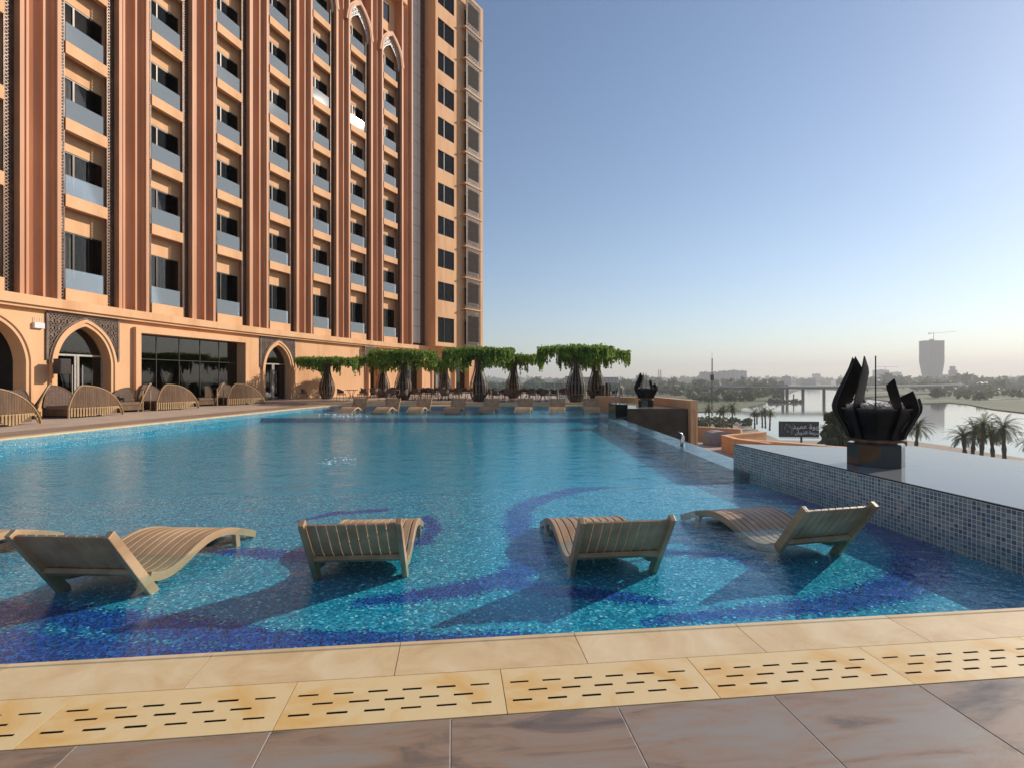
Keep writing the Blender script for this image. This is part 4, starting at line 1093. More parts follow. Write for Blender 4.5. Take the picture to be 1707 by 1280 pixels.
# ============================================================= terrace tables and chairs
def chair():
    root = empty('terrace_chair'); mb = MB(); mb.box(-.26,.26,-.25,.25,.40,.46); mb.build('seat', M['rattan'], root, bevel=.015)
    mb = MB(); n = 14; prev = None
    for i in range(n+1):
        a = PI*(-.08)+PI*1.16*i/n; r = .31; p = (r*math.cos(a), r*math.sin(a)*.95); z1 = .68+.16*math.sin(max(0,min(PI,a)))
        if prev:
            (q, zq) = prev; mb.add([(q[0],q[1],.50),(p[0],p[1],.50),(p[0],p[1],z1),(q[0],q[1],zq),(q[0]*.92,q[1]*.92,.50),(p[0]*.92,p[1]*.92,.50),(p[0]*.92,p[1]*.92,z1),(q[0]*.92,q[1]*.92,zq)],[(0,1,2,3),(5,4,7,6),(3,2,6,7),(1,0,4,5)])
        prev = (p, z1)
    mb.build('backrest', M['rattan'], root)
    for x in (-.24,.24):
        for y in (-.23,.23):
            q = MB(); q.tube([(x*1.08,y*1.1,0),(x,y,.40)], .013, 6); q.tube([(x,y,.40),(x*1.2,y*.8,.54)], .012, 6); q.build('leg', M['frame'], root)
    return root
def table():
    root = empty('terrace_table'); mb = MB(); mb.lathe([(.001,.725),(.46,.725),(.47,.74),(.46,.755),(.001,.755)], 28); mb.build('tabletop', M['wood'], root)
    for k in range(4):
        a = PI/4+PI/2*k; q = MB(); q.tube([(.42*math.cos(a),.42*math.sin(a),0),(.10*math.cos(a),.10*math.sin(a),.33),(.30*math.cos(a),.30*math.sin(a),.724)], .02, 6); q.build('leg', M['frame'], root)
    return root
ch0 = chair(); ch0['category'] = 'chair'; ch0['group'] = 'rattan chairs round the terrace tables'
tb0 = table(); tb0['category'] = 'table'; tb0['group'] = 'round terrace tables'
tabs = [(586,36.2),(623,41.5),(655,35.4),(700,37.8),(742,36.6),(768,40.5),(818,36.8),(845,35.0),(880,38.6),(905,35.0),(940,38.2),(1003,35.6),(1016,39.5),(722,42.5),(660,44.0)]
near_what = ['by the lone tree','in front of the glazed portal','left of the large tree','right of the large tree','below the corner pavilion','by the fourth far lounger','right of the broad tree','by the fifth far lounger','against the open view','by the sixth far lounger','left of the largest tree','by the rightmost tree','near the glass balustrade','by the far windows','behind near the portal']
rr = random.Random(11); first_c = True; first_t = True
for i, (px, Y) in enumerate(tabs):
    X = (px-CX)/F*Y; lbt = 'round wooden table with splayed legs ' + near_what[i]
    if first_t: tb0.location = (X,Y,.15); tb0['label'] = lbt; first_t = False
    else: copy_tree(tb0, None, (X,Y,.15), rr.uniform(0,1.5), lbt)
    base = rr.uniform(-.3,.3); nc = 4 if i not in (0,) else 2
    sides = ['pool side','right side','wall side','left side']
    for k in range(nc):
        a = base + (k*PI/2 - PI/2 if nc == 4 else (0, PI)[k])
        cx_, cy_ = X+.72*math.cos(a), Y+.72*math.sin(a); rz = a - PI/2
        side = sides[k] if nc == 4 else ('right side','left side')[k]
        lb = 'brown rattan chair on the %s of the table %s' % (side, near_what[i])
        if first_c: ch0.location = (cx_,cy_,.15); ch0.rotation_euler = (0,0,rz); ch0['label'] = lb; first_c = False
        else: copy_tree(ch0, None, (cx_,cy_,.15), rz, lb)
p = at(505, 663.5, .15); c = copy_tree(ch0, None, (p.x,p.y,.15), R(125), 'single rattan armchair standing alone against the wall beside the arch door')
# ============================================================= glass balustrades at the terrace edge
def balus(pts, z, lab):
    root = empty('glass_balustrade', (pts[0][0],pts[0][1],z)); tag(root, lab, 'balustrade')
    o = Vector((pts[0][0],pts[0][1],0))
    for a, b_ in zip(pts, pts[1:]):
        A_ = Vector((*a,0))-o; B_ = Vector((*b_,0))-o; n_ = max(1, round((B_-A_).length/1.5)); d = (B_-A_)/n_
        for j in range(n_):
            p = A_+d*j+d*.03; q = A_+d*(j+1)-d*.03; g = MB(); g.bar((p.x,p.y,.55),(q.x,q.y,.55),.016,1.1,0,caps=True); g.build('glass_panel', M['balglass'], root)
            g = MB(); c = A_+d*j; g.box(c.x-.025,c.x+.025,c.y-.025,c.y+.025,0,1.15); g.build('post', M['frame_light'], root)
    return root
balus([(6.1,34.0),(6.15,38),(5.9,45),(4.0,63.0)], .15, 'clear glass balustrade along the right edge of the terrace')
balus([(4.0,63.2),(-3.0,64.2)], .15, 'clear glass balustrade closing the far end of the terrace')
balus([(5.75,27.6),(6.1,33.8)], .3, 'short clear glass balustrade behind the distant fire bowl')
# ============================================================= lower terrace to the right
LT = -2.5
mb = MB(); mb.prism([(4.7,8.5),(9,8.5),(10,24),(20,33),(12,40),(4.0,44),(4.7,21)], LT-.6, LT); tag(mb.build('lower_terrace', M['deck_light']), kind='structure')
def para(name, pts, zt, lab, th=.28, z0=None):
    z0 = LT if z0 is None else z0
    o = Vector((pts[0][0],pts[0][1],z0)); root = empty(name, o); tag(root, lab, 'wall')
    mb = MB(); mc = MB()
    for i, (a, b_) in enumerate(zip(pts, pts[1:])):
        A_ = Vector((*a,0))-Vector((o.x,o.y,0)); B_ = Vector((*b_,0))-Vector((o.x,o.y,0)); h = zt-z0; d = (B_-A_).normalized()*th/2.02
        A2 = A_-d*(1 if i else 0); B2 = B_
        mb.bar(A2+Vector((0,0,h/2+.002*i)), B2+Vector((0,0,h/2+.002*i)), th, h, 0, caps=True); mc.bar(A2+Vector((0,0,h+.04+.004*i)), B2+Vector((0,0,h+.04+.004*i)), th+.06, .07, 0, caps=True)
    mb.build('wall', M['plaster'], root); mc.build('cap', M['plaster'], root); return root
a = atY(1157,710,37); b_ = atY(1236,717,34)
para('low_wall', [(a.x-1.5,a.y),(b_.x,b_.y)], -1.7, 'low peach parapet on the lower terrace right of the arched niche')
a = atY(1208,727,30.3); b_ = atY(1274,721,32.3); c = atY(1226,730,29.3); d = atY(1400,746.5,25.2)
para('corner_wall', [(b_.x,b_.y),(a.x,a.y),(c.x-.3,c.y-.9),(13.2,26.4)], -1.7, 'peach corner parapet behind the left end of the blue tiled wall')
para('long_wall', [(c.x-.2,c.y-.6),(d.x,d.y),(21,20)], -1.72, 'long low peach parapet running right behind the blue tiled wall')
tp = at(1229,727,LT); mb = MB(); 
for j in range(8):
    a0 = PI*j/8; a1 = PI*(j+1)/8; mb.quad((.75*math.cos(a0),-.5,.55+.35*math.sin(a0)),(.75*math.cos(a1),-.5,.55+.35*math.sin(a1)),(.75*math.cos(a1),.6,.55+.35*math.sin(a1)),(.75*math.cos(a0),.6,.55+.35*math.sin(a0)))
mb.add([(.75*math.cos(PI*j/8),-.5,.55+.35*math.sin(PI*j/8)) for j in range(9)], [tuple(range(9))]); mb.box(-.75,.75,-.5,.6,0,.55)
o = mb.build('covered_unit', M['greytarp'], None, (13.0,32.6,LT)); tag(o, 'grey cloth covered rooftop unit on the lower terrace', 'cover')
# ============================================================= river valley
GZL = -16.0
mb = MB(); mb.quad((-7000,-200,-18.5),(9000,-200,-18.5),(9000,9000,-18.5),(-7000,9000,-18.5)); 
tag(mb.build('ground', noisy('valley_ground', (.10,.09,.06), (.16,.14,.10), .01, .95, 0)), kind='structure')
mb = MB(); mb.quad((-900,30,-17),(2600,30,-17),(2600,2400,-17),(-900,2400,-17)); tag(mb.build('river', M['river']), kind='structure')
grass = noisy('river_meadow', (.055,.085,.025), (.12,.125,.05), .012, .95, 0, c3=(.17,.14,.09), lo=.38, hi=.72, detail=10)
sand = noisy('river_sand', (.30,.235,.165), (.40,.32,.24), .1, .95, 0, detail=9)
plain = noisy('far_plain', (.06,.075,.035), (.14,.13,.08), .006, .95, 0, c3=(.28,.25,.20), lo=.38, hi=.7, detail=12)
def land(name, pts, z, mat, th=2.0):
    P = [at(x,y,z) if isinstance(y,(int,float)) and len(q) == 2 else Vector(q) for q in pts for x, y in [q[:2]]]
    mb = MB(); mb.prism([(p.x,p.y) for p in P], z-th, z); return tag(mb.build(name, mat), kind='structure')
W3 = lambda x,y: (x,y,0)
# near bank: a strip of sand beyond the parapets, street level ground under the hotel side
land('near_bank', [W3(-500,-150),W3(-500,330),(1120,690),(1222,700),(1256,714),(1300,733),(1390,734),(1505,732.5),(1572,741.5),(1627,750.5),(1707,763.5),(1900,795),W3(400,-150)], GZL-.3, sand)
land('left_bank', [W3(-1400,330),(1120,688),(1160,686),(1222,684),(1246,676),(1266,672),(1292,664),(1318,655),(1332,650),(1300,647),W3(300,2300),W3(-3000,2300)], GZL-.6, grass)
land('right_bank', [(1420,660.5),(1475,667),(1535,672),(1580,670.5),(1612,673),(1653,681),(1707,687),(1800,694),W3(1400,300),W3(3500,2300),W3(900,2300),(1400,650)], GZL-.5, grass)
land('far_plain', [W3(-5000,2300),W3(6500,2300),W3(6500,8000),W3(-5000,8000)], GZL, plain)
land('mid_bank', [(1410,655.5),(1500,657.5),(1560,657),(1700,664),W3(1500,900),W3(1500,2290),W3(300,2290),(1405,649.5)], GZL-.8, plain)
# pale tracks on the far banks
def track(pts, w, z):
    mb = MB(); P = [at(x,y,z) for x,y in pts]
    for a_, b2 in zip(P, P[1:]):
        n_ = (b2-a_).normalized().cross(Vector((0,0,1)))*w; mb.quad(a_-n_, b2-n_, b2+n_, a_+n_)
    tag(mb.build('dirt_track', sand), kind='structure')
track([(1575,661.5),(1610,661),(1660,666),(1720,668)], 5, GZL-.3); track([(1440,655),(1490,652.8),(1545,654),(1590,656)], 7, GZL-.3)
track([(1290,653),(1310,650),(1330,647.8)], 8, GZL-.3)
# woods: leaf clump masses that read as one
def woods(name, spots, seed, q=1.0):
    rr = random.Random(seed); mb = MB()
    for (p, r, h) in spots:
        for k in range(int(26*q)):
            a = rr.uniform(0,2*PI); u = rr.uniform(-.5,1); s_ = math.sqrt(max(0,1-u*u)); rad = r*(.75+.3*rr.random())
            c = p + Vector((rad*s_*math.cos(a), rad*s_*math.sin(a), h*.5+h*.5*u)); L = r*.42
            A_ = Vector((rr.gauss(0,1),rr.gauss(0,1),rr.gauss(0,1))).normalized()*L; B_ = Vector((rr.gauss(0,1),rr.gauss(0,1),rr.gauss(0,1))).normalized()*L
            mb.add([c-A_-B_*.6, c+A_-B_, c+A_*.7+B_, c-A_*.8+B_*.8], [(0,1,2,3)])
    return tag(mb.build(name, M['woods']), kind='stuff')
rr = random.Random(21); sp_ = []
def scatter(n, x0, x1, y0, y1, r0, r1, hk=1.5):
    for k in range(n):
        x = rr.uniform(x0,x1); y = y0+(y1-y0)*rr.random()**.8; p = at(x,y,GZL-.6); r = rr.uniform(r0,r1); sp_.append((p, r, r*hk*rr.uniform(.7,1.2)))
scatter(60, 1060,1325, 645.5,651, 6,12); scatter(70, 1100,1305, 649.5,660, 3.5,7.5); scatter(26, 1150,1262, 661,670, 2.5,5); scatter(90, 560,1100, 644,650, 7,12); scatter(70, 760,1080, 649,662, 4,8); scatter(10,1240,1300,655,664,3,6)
woods('left_bank_woods', sp_, 3); sp_ = []
scatter(70, 1400,1760, 643.6,647.5, 9,18); scatter(45, 1420,1720, 647,653, 6,10); scatter(20, 1560,1720, 656,668, 3,6)
woods('right_bank_woods', sp_, 4); sp_ = []
for k in range(420):
    X = rr.uniform(-2300,4200); Y = rr.uniform(2400,4200); r = rr.uniform(14,34); sp_.append((Vector((X,Y,GZL)), r, r*rr.uniform(.6,1.1)))
woods('far_woods', sp_, 5, .6); sp_ = []
scatter(9, 1500-98,1500-85, 740,748, 1.1,2.0); sp_ = [(Vector((p.x,p.y,GZL)),r,h*2.2) for p,r,h in sp_]
for (px,py,Y) in ((1398,700,92),(1404,716,90),(1394,722,95),(1410,728,88),(1390,738,90),(1400,742,86)):
    p = atY(px,py,Y); sp_.append((p-Vector((0,0,1.2)), 1.9, 2.6))
mb = MB(); 
bt = empty('leafy_tree', (55,90,GZL)); tag(bt, 'dark leafy tree on the near bank, partly hidden by the large fire bowl', 'tree')
w = woods('crown', [(p-Vector((55,90,GZL)), r, h) for p,r,h in sp_[9:]], 6, 2.5); del w['kind']; w.parent = bt
mb = MB(); p = atY(1400,745,90)-Vector((55,90,GZL)); mb.tube([(p.x,p.y,0),(p.x,p.y,p.z+4)], [.3,.12], 8); mb.build('trunk', M['bark'], bt)
# rough bushes and wreckage on the near-left shore
sp_ = [(at(rr.uniform(1165,1250), rr.uniform(699,712), GZL), rr.uniform(.8,1.6), rr.uniform(1.0,1.8)) for k in range(46)]
woods('shore_scrub', sp_, 9)
# ------------------------------------------------------------- palms
def palm(seed, h=7.6, n=46):
    rr = random.Random(seed); root = empty('date_palm'); mb = MB(); bx, by = rr.uniform(-.3,.3), rr.uniform(-.3,.3)
    pts = [(bx*(t**2), by*t, h*t) for t in [j/10 for j in range(11)]]
    mb.tube(pts, [.30+.05*math.sin(j*2.4)-.008*j for j in range(11)], 9); mb.build('trunk', M['bark'], root)
    mb = MB(); top = Vector((bx,by,h))
    for k in range(n):
        a = 2*PI*k/n*5.03+rr.uniform(-.2,.2); el = R(rr.uniform(-35,80)); L = rr.uniform(2.3,3.0); p = top.copy(); d = Vector((math.cos(a)*math.cos(el), math.sin(a)*math.cos(el), math.sin(el)))
        side = Vector((-math.sin(a), math.cos(a), 0)); N_ = 11
        for j in range(N_):
            q = p + d*(L/N_); t = j/N_; w = .42*math.sin(PI*min(1,.12+t*.9))+.06
            up = side.cross(d).normalized()
            for sg in (-1,1):
                for e in (0,.5):
                    o = p+(q-p)*e; tip = o + side*sg*w*rr.uniform(.8,1.1) + d*w*.75 - Vector((0,0,w*.25)); mb.add([o, o+d*.07, tip], [(0,1,2)])
            mb.bar(p, q, .05, .03)
            p = q; d = (d + Vector((0,0,-.14-.05*t))).normalized()
    mb.build('crown', M['palm'], root); return root
pa = palm(1); pb = palm(2, 7.2)
for o in (pa,pb): o['category'] = 'palm'; o['group'] = 'date palms along the near river bank'
pl_ = [(1183,681,180,'date palm nearest the arched parapet'),(1200,684,186,'left palm of the close pair beside the tall mast'),(1205,683,178,'right palm of the close pair beside the tall mast'),(1220,679,165,'bushy date palm just left of the grey covered unit'),
 (1258,688,186,'first palm from the left in the clump left of the billboard'),(1262,690,205,'thin palm behind the first one in the clump left of the billboard'),(1271,688,190,'middle palm of the clump left of the billboard'),(1276,684,188,'tall palm in the clump left of the billboard'),(1283,687,180,'rightmost palm in the clump left of the billboard'),
 (1526,712,104,'single date palm just right of the large fire bowl'),(1511,716,112,'date palm mostly hidden behind the right side of the fire bowl'),
 (1611,728,95,'low left palm in the bushy group of three at the right'),(1620,718,98,'middle palm in the bushy group of three at the right'),(1634,711,93,'tallest palm in the bushy group of three at the right'),
 (1656,724,95,'left palm of the pair near the right edge'),(1676,714,91,'taller right palm of the pair near the right edge'),(1722,732,88,'date palm cut by the right frame edge')]
for i, (px, py, Y, lb) in enumerate(pl_):
    p = atY(px,py,Y); src = (pa,pb)[i % 2]; h0 = (7.6,7.2)[i % 2]; h = p.z-GZL; k_ = 1.22 if i > 8 else 1.0
    if i < 2: t = src; t.location = (p.x,p.y,GZL); t['label'] = lb
    else: t = copy_tree(src, None, (p.x,p.y,GZL), i*1.3, lb)
    t.scale = (k_,k_,h/h0)
# ------------------------------------------------------------- billboard
bc = atY(1331.5,715,113); bb = empty('billboard', (bc.x,bc.y,GZL)); tag(bb, 'dark billboard with white Arabic lettering on a post by the river', 'billboard'); bb.rotation_euler = (0,0,R(-8))
cz = bc.z-GZL; mb = MB(); mb.box(-4.1,4.1,-.12,.12,cz-1.72,cz+1.72); mb.build('panel', noisy('billboard_navy', (.018,.022,.032), (.035,.04,.055), .6, .6, 0), bb)
mb = MB(); mb.tube([(.6,.2,0),(.6,.2,cz-1.7)], .22, 10); mb.bar((-4.1,-.35,cz-1.85),(4.1,-.35,cz-1.85),.5,.06); mb.build('post', M['frame'], bb)
letw = noisy('lettering_white', (.6,.62,.62), (.7,.7,.7), 2, .6, 0)
def text_mesh(body, size, name, mat, parent, loc):
    cu = bpy.data.curves.new(name, 'FONT'); cu.body = body; cu.size = size; cu.align_x = 'CENTER'; cu.align_y = 'CENTER'; cu.extrude = .01; cu.offset = .02
    tmp = bpy.data.objects.new(name+'_tmp', cu); col.objects.link(tmp); bpy.context.view_layer.update()
    me = bpy.data.meshes.new_from_object(tmp.evaluated_get(bpy.context.evaluated_depsgraph_get())); bpy.data.objects.remove(tmp); bpy.data.curves.remove(cu)
    me.materials.clear(); me.materials.append(mat); o = bpy.data.objects.new(name, me); col.objects.link(o); o.parent = parent; o.location = loc; o.rotation_euler = (PI/2,0,0); return o
text_mesh('\uFED7\uFEEC\uFEEE\uFE93 \uFECB\uFEE4\uFEF4\uFEAA'[::-1], 1.5, 'lettering', letw, bb, (1.75,-.14,cz+.55))
text_mesh('\uFEB3\uFEAE\uFEF3\uFECC\uFE94 \uFE8D\uFEDF\uFEAC\uFEED\uFE91\uFE8E\uFEE5'[::-1], .95, 'lettering', letw, bb, (1.75,-.14,cz-.75))
mb = MB()
for (x,z,w_,h_) in ((-3.5,.3,.10,2.2),(-2.5,1.0,.5,.4),(-1.9,.7,.35,.7),(-1.5,-.2,.3,1.7),(-2.3,-.5,.5,.4),(-1.2,.3,.14,2.0),(-2.9,.3,.16,.9)): mb.box(x-w_/2,x+w_/2,-.135,-.121,cz+z-h_/2,cz+z+h_/2)
mb.build('picture', noisy('billboard_grey', (.10,.11,.12), (.22,.23,.24), 3, .6, 0), bb)
# ------------------------------------------------------------- mast
mp = atY(1187,640,250); ms = empty('lattice_mast', (mp.x,mp.y,GZL)); tag(ms, 'tall thin radio mast standing between the palms left of the river', 'mast')
mb = MB(); top = atY(1187,598,250).z-GZL
for (x,y) in ((-.35,-.2),(.35,-.2),(0,.4)): mb.tube([(x,y,0),(x*.5,y*.5,top)], .11, 5)
for k in range(int(top/1.2)): z = k*1.2; mb.bar((-.35,-.2,z),(.35,-.2,z+1.2),.08,.08); mb.bar((.35,-.2,z),(0,.4,z+1.2),.08,.08)
mb.build('lattice', M['frame'], ms); mb = MB(); mb.box(-.7,.7,-.5,.5,top*.62,top*.72); mb.build('junction_box', M['frame'], ms); mb = MB(); mb.tube([(0,0,top),(0,0,top+3)],.06,5); mb.build('antenna', M['frame'], ms)
# ------------------------------------------------------------- bridge
BY = 458; dz = -5.2
br_ = empty('bridge', (atY(1400,650,BY).x,BY,-17)); tag(br_, 'long flat concrete road bridge on slim piers across the river', 'bridge')
ox = br_.location.x
mb = MB(); xa = atY(1175,650,BY+130).x-ox; xb = atY(1600,650,BY+330).x-ox; 
pts_ = [(xa,110),(atY(1250,650,BY).x-ox,5),(0,0),(atY(1480,650,BY).x-ox,40),(xb,330)]
for (a_, b2) in zip(pts_, pts_[1:]):
    mb.bar((a_[0],a_[1],17+dz-.6),(b2[0],b2[1],17+dz-.6),14,1.4,caps=True)
bcon = noisy('bridge_concrete', (.13,.13,.13), (.19,.185,.18), .5, .85, 0); mb.build('deck', bcon, br_); mb = MB()
for (a_, b2) in zip(pts_, pts_[1:]): mb.bar((a_[0],a_[1]-7.05,17+dz+.65),(b2[0],b2[1]-7.05,17+dz+.65),.1,.9)
mb.build('railing', M['frame_light'], br_)
for px in (1305,1312,1338.5,1373.5,1408,1440,1475,1510):
    x = atY(px,650,BY).x-ox; yy = 0 if px < 1420 else 40*(px-1400)/80; g = MB(); g.box(x-.8,x+.8,yy-1,yy+1,-1,17+dz-1.3); g.build('pier', bcon, br_)
g = MB(); rr2 = random.Random(4)
rb = empty('pier_rubble', (atY(1308,665,440).x,440,-17)); 
for k in range(40): g.blob((rr2.uniform(-12,12),rr2.uniform(-4,4),rr2.uniform(0,1.5)),rr2.uniform(.8,2.2),0,6,rr2)
bpy.data.objects.remove(rb); o = g.build('timber_pile', M['bark'], None, (atY(1308,665,430).x,430,-17)); tag(o, 'dark heap of timber and rubble round the first bridge piers', 'rubble')
for px, lab in ((1294,'short dark mooring post left of the bridge rubble'),(1323,'tall dark mooring post right of the bridge rubble')):
    g = MB(); g.tube([(0,0,-1),(0,0,7 if px > 1300 else 4)], .45, 6); o = g.build('mooring_post', M['bark'], None, (atY(px,660,425).x,425,-17)); tag(o, lab, 'post')
# ------------------------------------------------------------- far buildings
def facade_mat(name, c1, c2, wx, wz):
    m, nt, b = newmat(name); L = nt.links; tc = N(nt,'ShaderNodeTexCoord'); sp = N(nt,'ShaderNodeSeparateXYZ'); L.new(tc.outputs['Object'], sp.inputs[0])
    ad = N(nt,'ShaderNodeMath', operation='ADD'); L.new(sp.outputs[0], ad.inputs[0]); L.new(sp.outputs[1], ad.inputs[1])
    fs = []
    for o, s_ in ((ad.outputs[0],wx),(sp.outputs[2],wz)):
        d = N(nt,'ShaderNodeMath', operation='DIVIDE'); L.new(o, d.inputs[0]); d.inputs[1].default_value = s_
        f = N(nt,'ShaderNodeMath', operation='FRACT'); L.new(d.outputs[0], f.inputs[0]); g = N(nt,'ShaderNodeMath', operation='GREATER_THAN'); L.new(f.outputs[0], g.inputs[0]); g.inputs[1].default_value = .5; fs.append(g)
    mm = N(nt,'ShaderNodeMath', operation='MULTIPLY'); L.new(fs[0].outputs[0], mm.inputs[0]); L.new(fs[1].outputs[0], mm.inputs[1])
    mx = N(nt,'ShaderNodeMix', data_type='RGBA'); L.new(mm.outputs[0], mx.inputs[0]); mx.inputs[6].default_value = (*c1,1); mx.inputs[7].default_value = (*c2,1)
    L.new(mx.outputs[2], b.inputs['Base Color']); b.inputs['Roughness'].default_value = .8; return m
FM = [facade_mat('far_facade_pale', (.42,.38,.33), (.14,.14,.15), 5, 3.3), facade_mat('far_facade_grey', (.30,.30,.30), (.12,.13,.14), 6, 3.3), facade_mat('far_facade_tan', (.38,.30,.22), (.12,.10,.09), 4.5, 3.3)]
def far_block(name, x0, x1, ytop, Y, lab, cat_='building', mat=0, grp=None, ridges=0, steps=None):
    a_ = atY(x0,0,Y).x; b2 = atY(x1,0,Y).x; top = atY(0,ytop,Y).z; h = top-GZL; w_ = b2-a_; o = empty(name, ((a_+b2)/2,Y,GZL)); tag(o, lab, cat_, grp)
    mb = MB(); mb.box(-w_/2,w_/2,0,min(w_,24),0,h)
    for k in range(ridges):
        x = -w_/2+w_*(k+.5)/ridges; mb.box(x-w_/ridges*.22,x+w_/ridges*.22,-1.6,-.02,0,h-1)
    mb.build('wall', FM[mat], o); q = MB(); q.box(-w_/2-.3,w_/2+.3,-.3,min(w_,24)+.3,h+.01,h+.8); q.box(-w_*.12,w_*.12,4,10,h+.81,h+3.4); q.build('roof', M['concrete'], o)
    if steps:
        for (f0,f1,dy) in steps: q = MB(); q.box(-w_/2+w_*f0,-w_/2+w_*f1,2,12,h+.85,h+dy/F*Y); q.build('upper_storey', FM[mat], o)
    return o
apn = ['first','second','third','fourth','fifth']
for k, (x0,x1,yt) in enumerate(((1169.5,1184,620.5),(1185,1200,620.5),(1201,1217,618.8),(1218,1231,617.5),(1232,1245,618.5))):
    far_block('apartment_tower', x0, x1, yt, 2050+k*25, 'pale residential slab, %s from the left in the row above the green bank' % apn[k], 'tower block', 1, 'row of pale residential slabs', 4)
far_block('slab_building', 1461, 1482, 617, 2300, 'plain grey cubic high building behind the large fire bowl', mat=1)
far_block('slab_building', 1491, 1503, 620.5, 2500, 'smaller pale high building right of the grey cubic one', mat=0)
far_block('office_building', 1575, 1601, 625, 1750, 'pale stepped building with a raised middle, right of the tapered tower', mat=0, steps=[(.42,.85,8),(.5,.72,14.5)])
far_block('slab_building', 1358, 1368, 623.5, 2600, 'small pale block on the horizon left of the large fire bowl', mat=0)
far_block('long_building', 944, 964, 628, 900, 'dark flat roofed building between the last two planter trees, left part', mat=1)
far_block('long_building', 965, 1031, 629.5, 870, 'long dark grey flat roofed building behind the rightmost planter tree', mat=1)
far_block('slab_building', 1062, 1070, 626.5, 1500, 'narrow pale block just right of the glass balustrade', mat=0)
far_block('slab_building', 1073, 1082, 626.5, 1550, 'pale twin block behind the distant fire bowl', mat=0)
far_block('slab_building', 1084, 1094, 629.5, 1400, 'low wide pale block right of the distant fire bowl', mat=0)
far_block('slab_building', 1123, 1128, 629, 1900, 'tiny block on the horizon between the lattice mast and the distant fire bowl', mat=1)
far_block('slab_building', 1155, 1161, 629, 1900, 'tiny block on the horizon left of the residential slabs', mat=1)
# tapered tower with vertical ribs
TY = 1900; tc_ = atY(1554,0,TY).x; tw = empty('tapered_tower', (tc_,TY,GZL)); tag(tw, 'tall tapered glass tower under construction with a crane on its roof', 'tower')
H = atY(0,567.5,TY).z-GZL; hw = atY(1569,0,TY).x-tc_
mb = MB(); levels = [(0,.66),(.13,.72),(.28,.84),(.42,.94),(.52,1.0),(.985,1.0)]
def ring(w_, z, ridge=1.0):
    P = []; nr_ = 7
    for j in range(nr_):
        x0_ = -w_+2*w_*j/nr_; x1_ = -w_+2*w_*(j+1)/nr_
        P += [(x0_+.6,-w_*.45,z),(x0_+.35*(x1_-x0_),-w_*.45-7*ridge,z),(x1_-.6,-w_*.45,z)]
    P += [(w_,w_*.6,z),(-w_,w_*.6,z)]; return P
rings = [ring(hw*f_, H*t) for t, f_ in levels]; n_ = len(rings[0]); mb.add([p for r_ in rings for p in r_], [(i*n_+k, i*n_+(k+1)%n_, (i+1)*n_+(k+1)%n_, (i+1)*n_+k) for i in range(len(rings)-1) for k in range(n_)]+[tuple((len(rings)-1)*n_+k for k in range(n_))])
mb.build('tower_body', facade_mat('tower_glass', (.10,.14,.17), (.06,.09,.12), 9, 4.2), tw)
mb = MB(); mb.prism([(-hw,-hw*.4),(hw,-hw*.4),(hw,hw*.5),(-hw,hw*.5)], H*.985+.01, H*.99); mb.box(-8,4,-4,4,H*.99,H+4); mb.build('roof', M['concrete'], tw)
mb = MB(); cxm = 5; mb.tube([(cxm,0,H),(cxm,0,H+29)],.9,5); mb.bar((cxm-19,0,H+26),(cxm,0,H+26),1.8,2.0); mb.bar((cxm,0,H+25),(cxm+82,0,H+33),.9,1.2); mb.box(cxm-19,cxm-13,-1.5,1.5,H+22.5,H+25); mb.build('crane', M['frame_light'], tw)
# small crane beyond and thin pylons
for (px, yt, Y, lab) in ((1475,610.5,2350,'thin tower crane above the grey cubic building'),):
    p = atY(px,0,Y); t_ = atY(0,yt,Y).z-GZL; o = empty('tower_crane', (p.x,Y,GZL)); tag(o, lab, 'crane'); g = MB(); g.tube([(0,-3,0),(0,-3,t_)],1.0,5); g.build('mast', M['frame_light'], o); g = MB(); g.bar((-40,-3,t_-3),(60,-3,t_-3),1.4,1.6); g.build('jib', M['frame_light'], o)
for px, lab in ((1098,'left of the two thin pylons on the horizon'),(1101.5,'right of the two thin pylons on the horizon')):
    p = atY(px,0,1300); t_ = atY(0,616,1300).z-GZL; g = MB()
    for sx in (-1,1): g.tube([(sx*3.2,0,0),(sx*.3,0,t_)],.45,4)
    for k in range(8): g.bar((-3.2*(1-k/8.5),0,t_*k/8),(3.2*(1-(k+1)/8.5),0,t_*(k+1)/8),.5,.5)
    o = g.build('power_pylon', M['frame'], None, (p.x,1300,GZL)); tag(o, lab, 'pylon', 'pylons on the horizon')
# low hazy skyline houses, individually built; nothing in the photo tells them apart
rr = random.Random(33)
def hsrc(k):
    w_, d_, h_ = (26,18,9),(18,16,13),(40,22,7); w_, d_, h_ = (w_,d_,h_)[k]
    o = empty('far_house'); tag(o, 'one of the small pale low buildings blurred in the haze along the horizon', 'building', 'low hazy buildings along the horizon')
    mb = MB(); mb.box(-w_/2,w_/2,0,d_,0,h_); mb.build('wall', FM[k], o); q = MB(); q.box(-w_/2-.2,w_/2+.2,-.2,d_+.2,h_+.01,h_+.5); q.box(-2,2,3,7,h_+.51,h_+2.5); q.build('roof', M['concrete'], o); return o
hs = [hsrc(k) for k in range(3)]; cnt = 0
for k in range(120):
    px = rr.uniform(560,1750) if k < 100 else rr.uniform(1560,1750); Y = rr.uniform(1500,2900); p = atY(px,0,Y); src = hs[k % 3]
    if k < 3: t = src; t.location = (p.x,Y,GZL)
    else: t = copy_tree(src, None, (p.x,Y,GZL), rr.uniform(-.4,.4))
    f_ = rr.uniform(.7,1.5); t.scale = (f_,f_,f_*rr.uniform(.7,1.7))
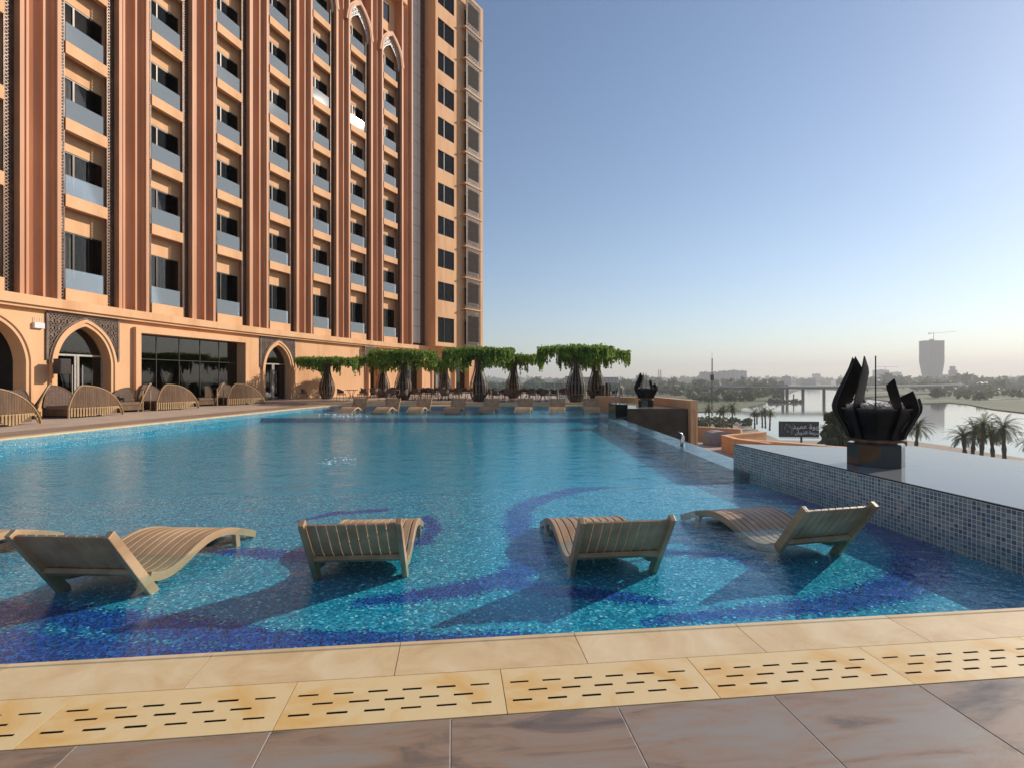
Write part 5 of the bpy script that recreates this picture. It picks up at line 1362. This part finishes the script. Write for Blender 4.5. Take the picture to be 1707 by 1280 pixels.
# a few houses and pavilions on the green left bank
for k, (px, py, lab) in enumerate(((1182,659,'low tan house by the foot of the radio mast'),(1222,661,'small tan house with pale roof on the left bank'),(1264,659,'white hut on the left bank near the bridge'),(1240,651,'small pale building among the left bank trees'))):
    p = at(px,py,GZL-.6); o = empty('bank_house', p); tag(o, lab, 'house'); s_ = p.y/500
    mb = MB(); mb.box(-5*s_,5*s_,0,7*s_,0,3.2*s_); mb.build('wall', FM[2 if k < 2 else 0], o); q = MB(); q.box(-5.4*s_,5.4*s_,-.4,7.4*s_,3.2*s_+.01,3.7*s_); q.build('roof', M['white_metal' if k == 2 else 'concrete'], o)
# ============================================================= haze, sky, sun, camera
mb = MB(); mb.box(-6500,8000,-150,7800,-19.6,240)
hz = mb.build('haze', None); hz.data.materials.clear()
m = bpy.data.materials.new('haze_air'); m.use_nodes = True; nt = m.node_tree; nt.nodes.clear()
out = nt.nodes.new('ShaderNodeOutputMaterial'); pv = nt.nodes.new('ShaderNodeVolumePrincipled'); pv.inputs['Color'].default_value = (.86,.85,.86,1); pv.inputs['Density'].default_value = .00026; pv.inputs['Anisotropy'].default_value = .25
nt.links.new(pv.outputs[0], out.inputs['Volume']); hz.data.materials.append(m); tag(hz, kind='stuff')
AZ, EL = R(27), R(26)
w = bpy.data.worlds.new('World'); sc.world = w; w.use_nodes = True; nt = w.node_tree; bg = nt.nodes['Background']
sky = nt.nodes.new('ShaderNodeTexSky'); sky.sky_type = 'NISHITA'; sky.sun_disc = False; sky.sun_elevation = EL; sky.sun_rotation = PI/2-AZ; sky.altitude = 30; sky.air_density = 1.0; sky.dust_density = .3; sky.ozone_density = 2.6
nt.links.new(sky.outputs[0], bg.inputs[0]); bg.inputs[1].default_value = .105
sd = bpy.data.lights.new('sun','SUN'); sd.energy = 4.5; sd.angle = R(.5); sd.color = (1,.89,.74); so = bpy.data.objects.new('sun', sd); col.objects.link(so)
d = Vector((-math.cos(AZ)*math.cos(EL), -math.sin(AZ)*math.cos(EL), -math.sin(EL))); so.rotation_euler = d.to_track_quat('-Z','Y').to_euler()
cam = bpy.data.cameras.new('camera'); co = bpy.data.objects.new('camera', cam); col.objects.link(co); co.location = (0,0,CZ); co.rotation_euler = (PI/2,0,0)
cam.sensor_width = 36; cam.lens = 36*F/1707; cam.shift_y = -(640-HY)/1707; cam.clip_end = 20000; cam.clip_start = .05; sc.camera = co
sc.view_settings.view_transform = 'Standard'; sc.view_settings.look = 'None'; sc.view_settings.exposure = .28; sc.view_settings.gamma = 1
sc.cycles.max_bounces = 8; sc.cycles.transparent_max_bounces = 16; sc.cycles.caustics_reflective = False; sc.cycles.caustics_refractive = False; sc.cycles.volume_bounces = 0
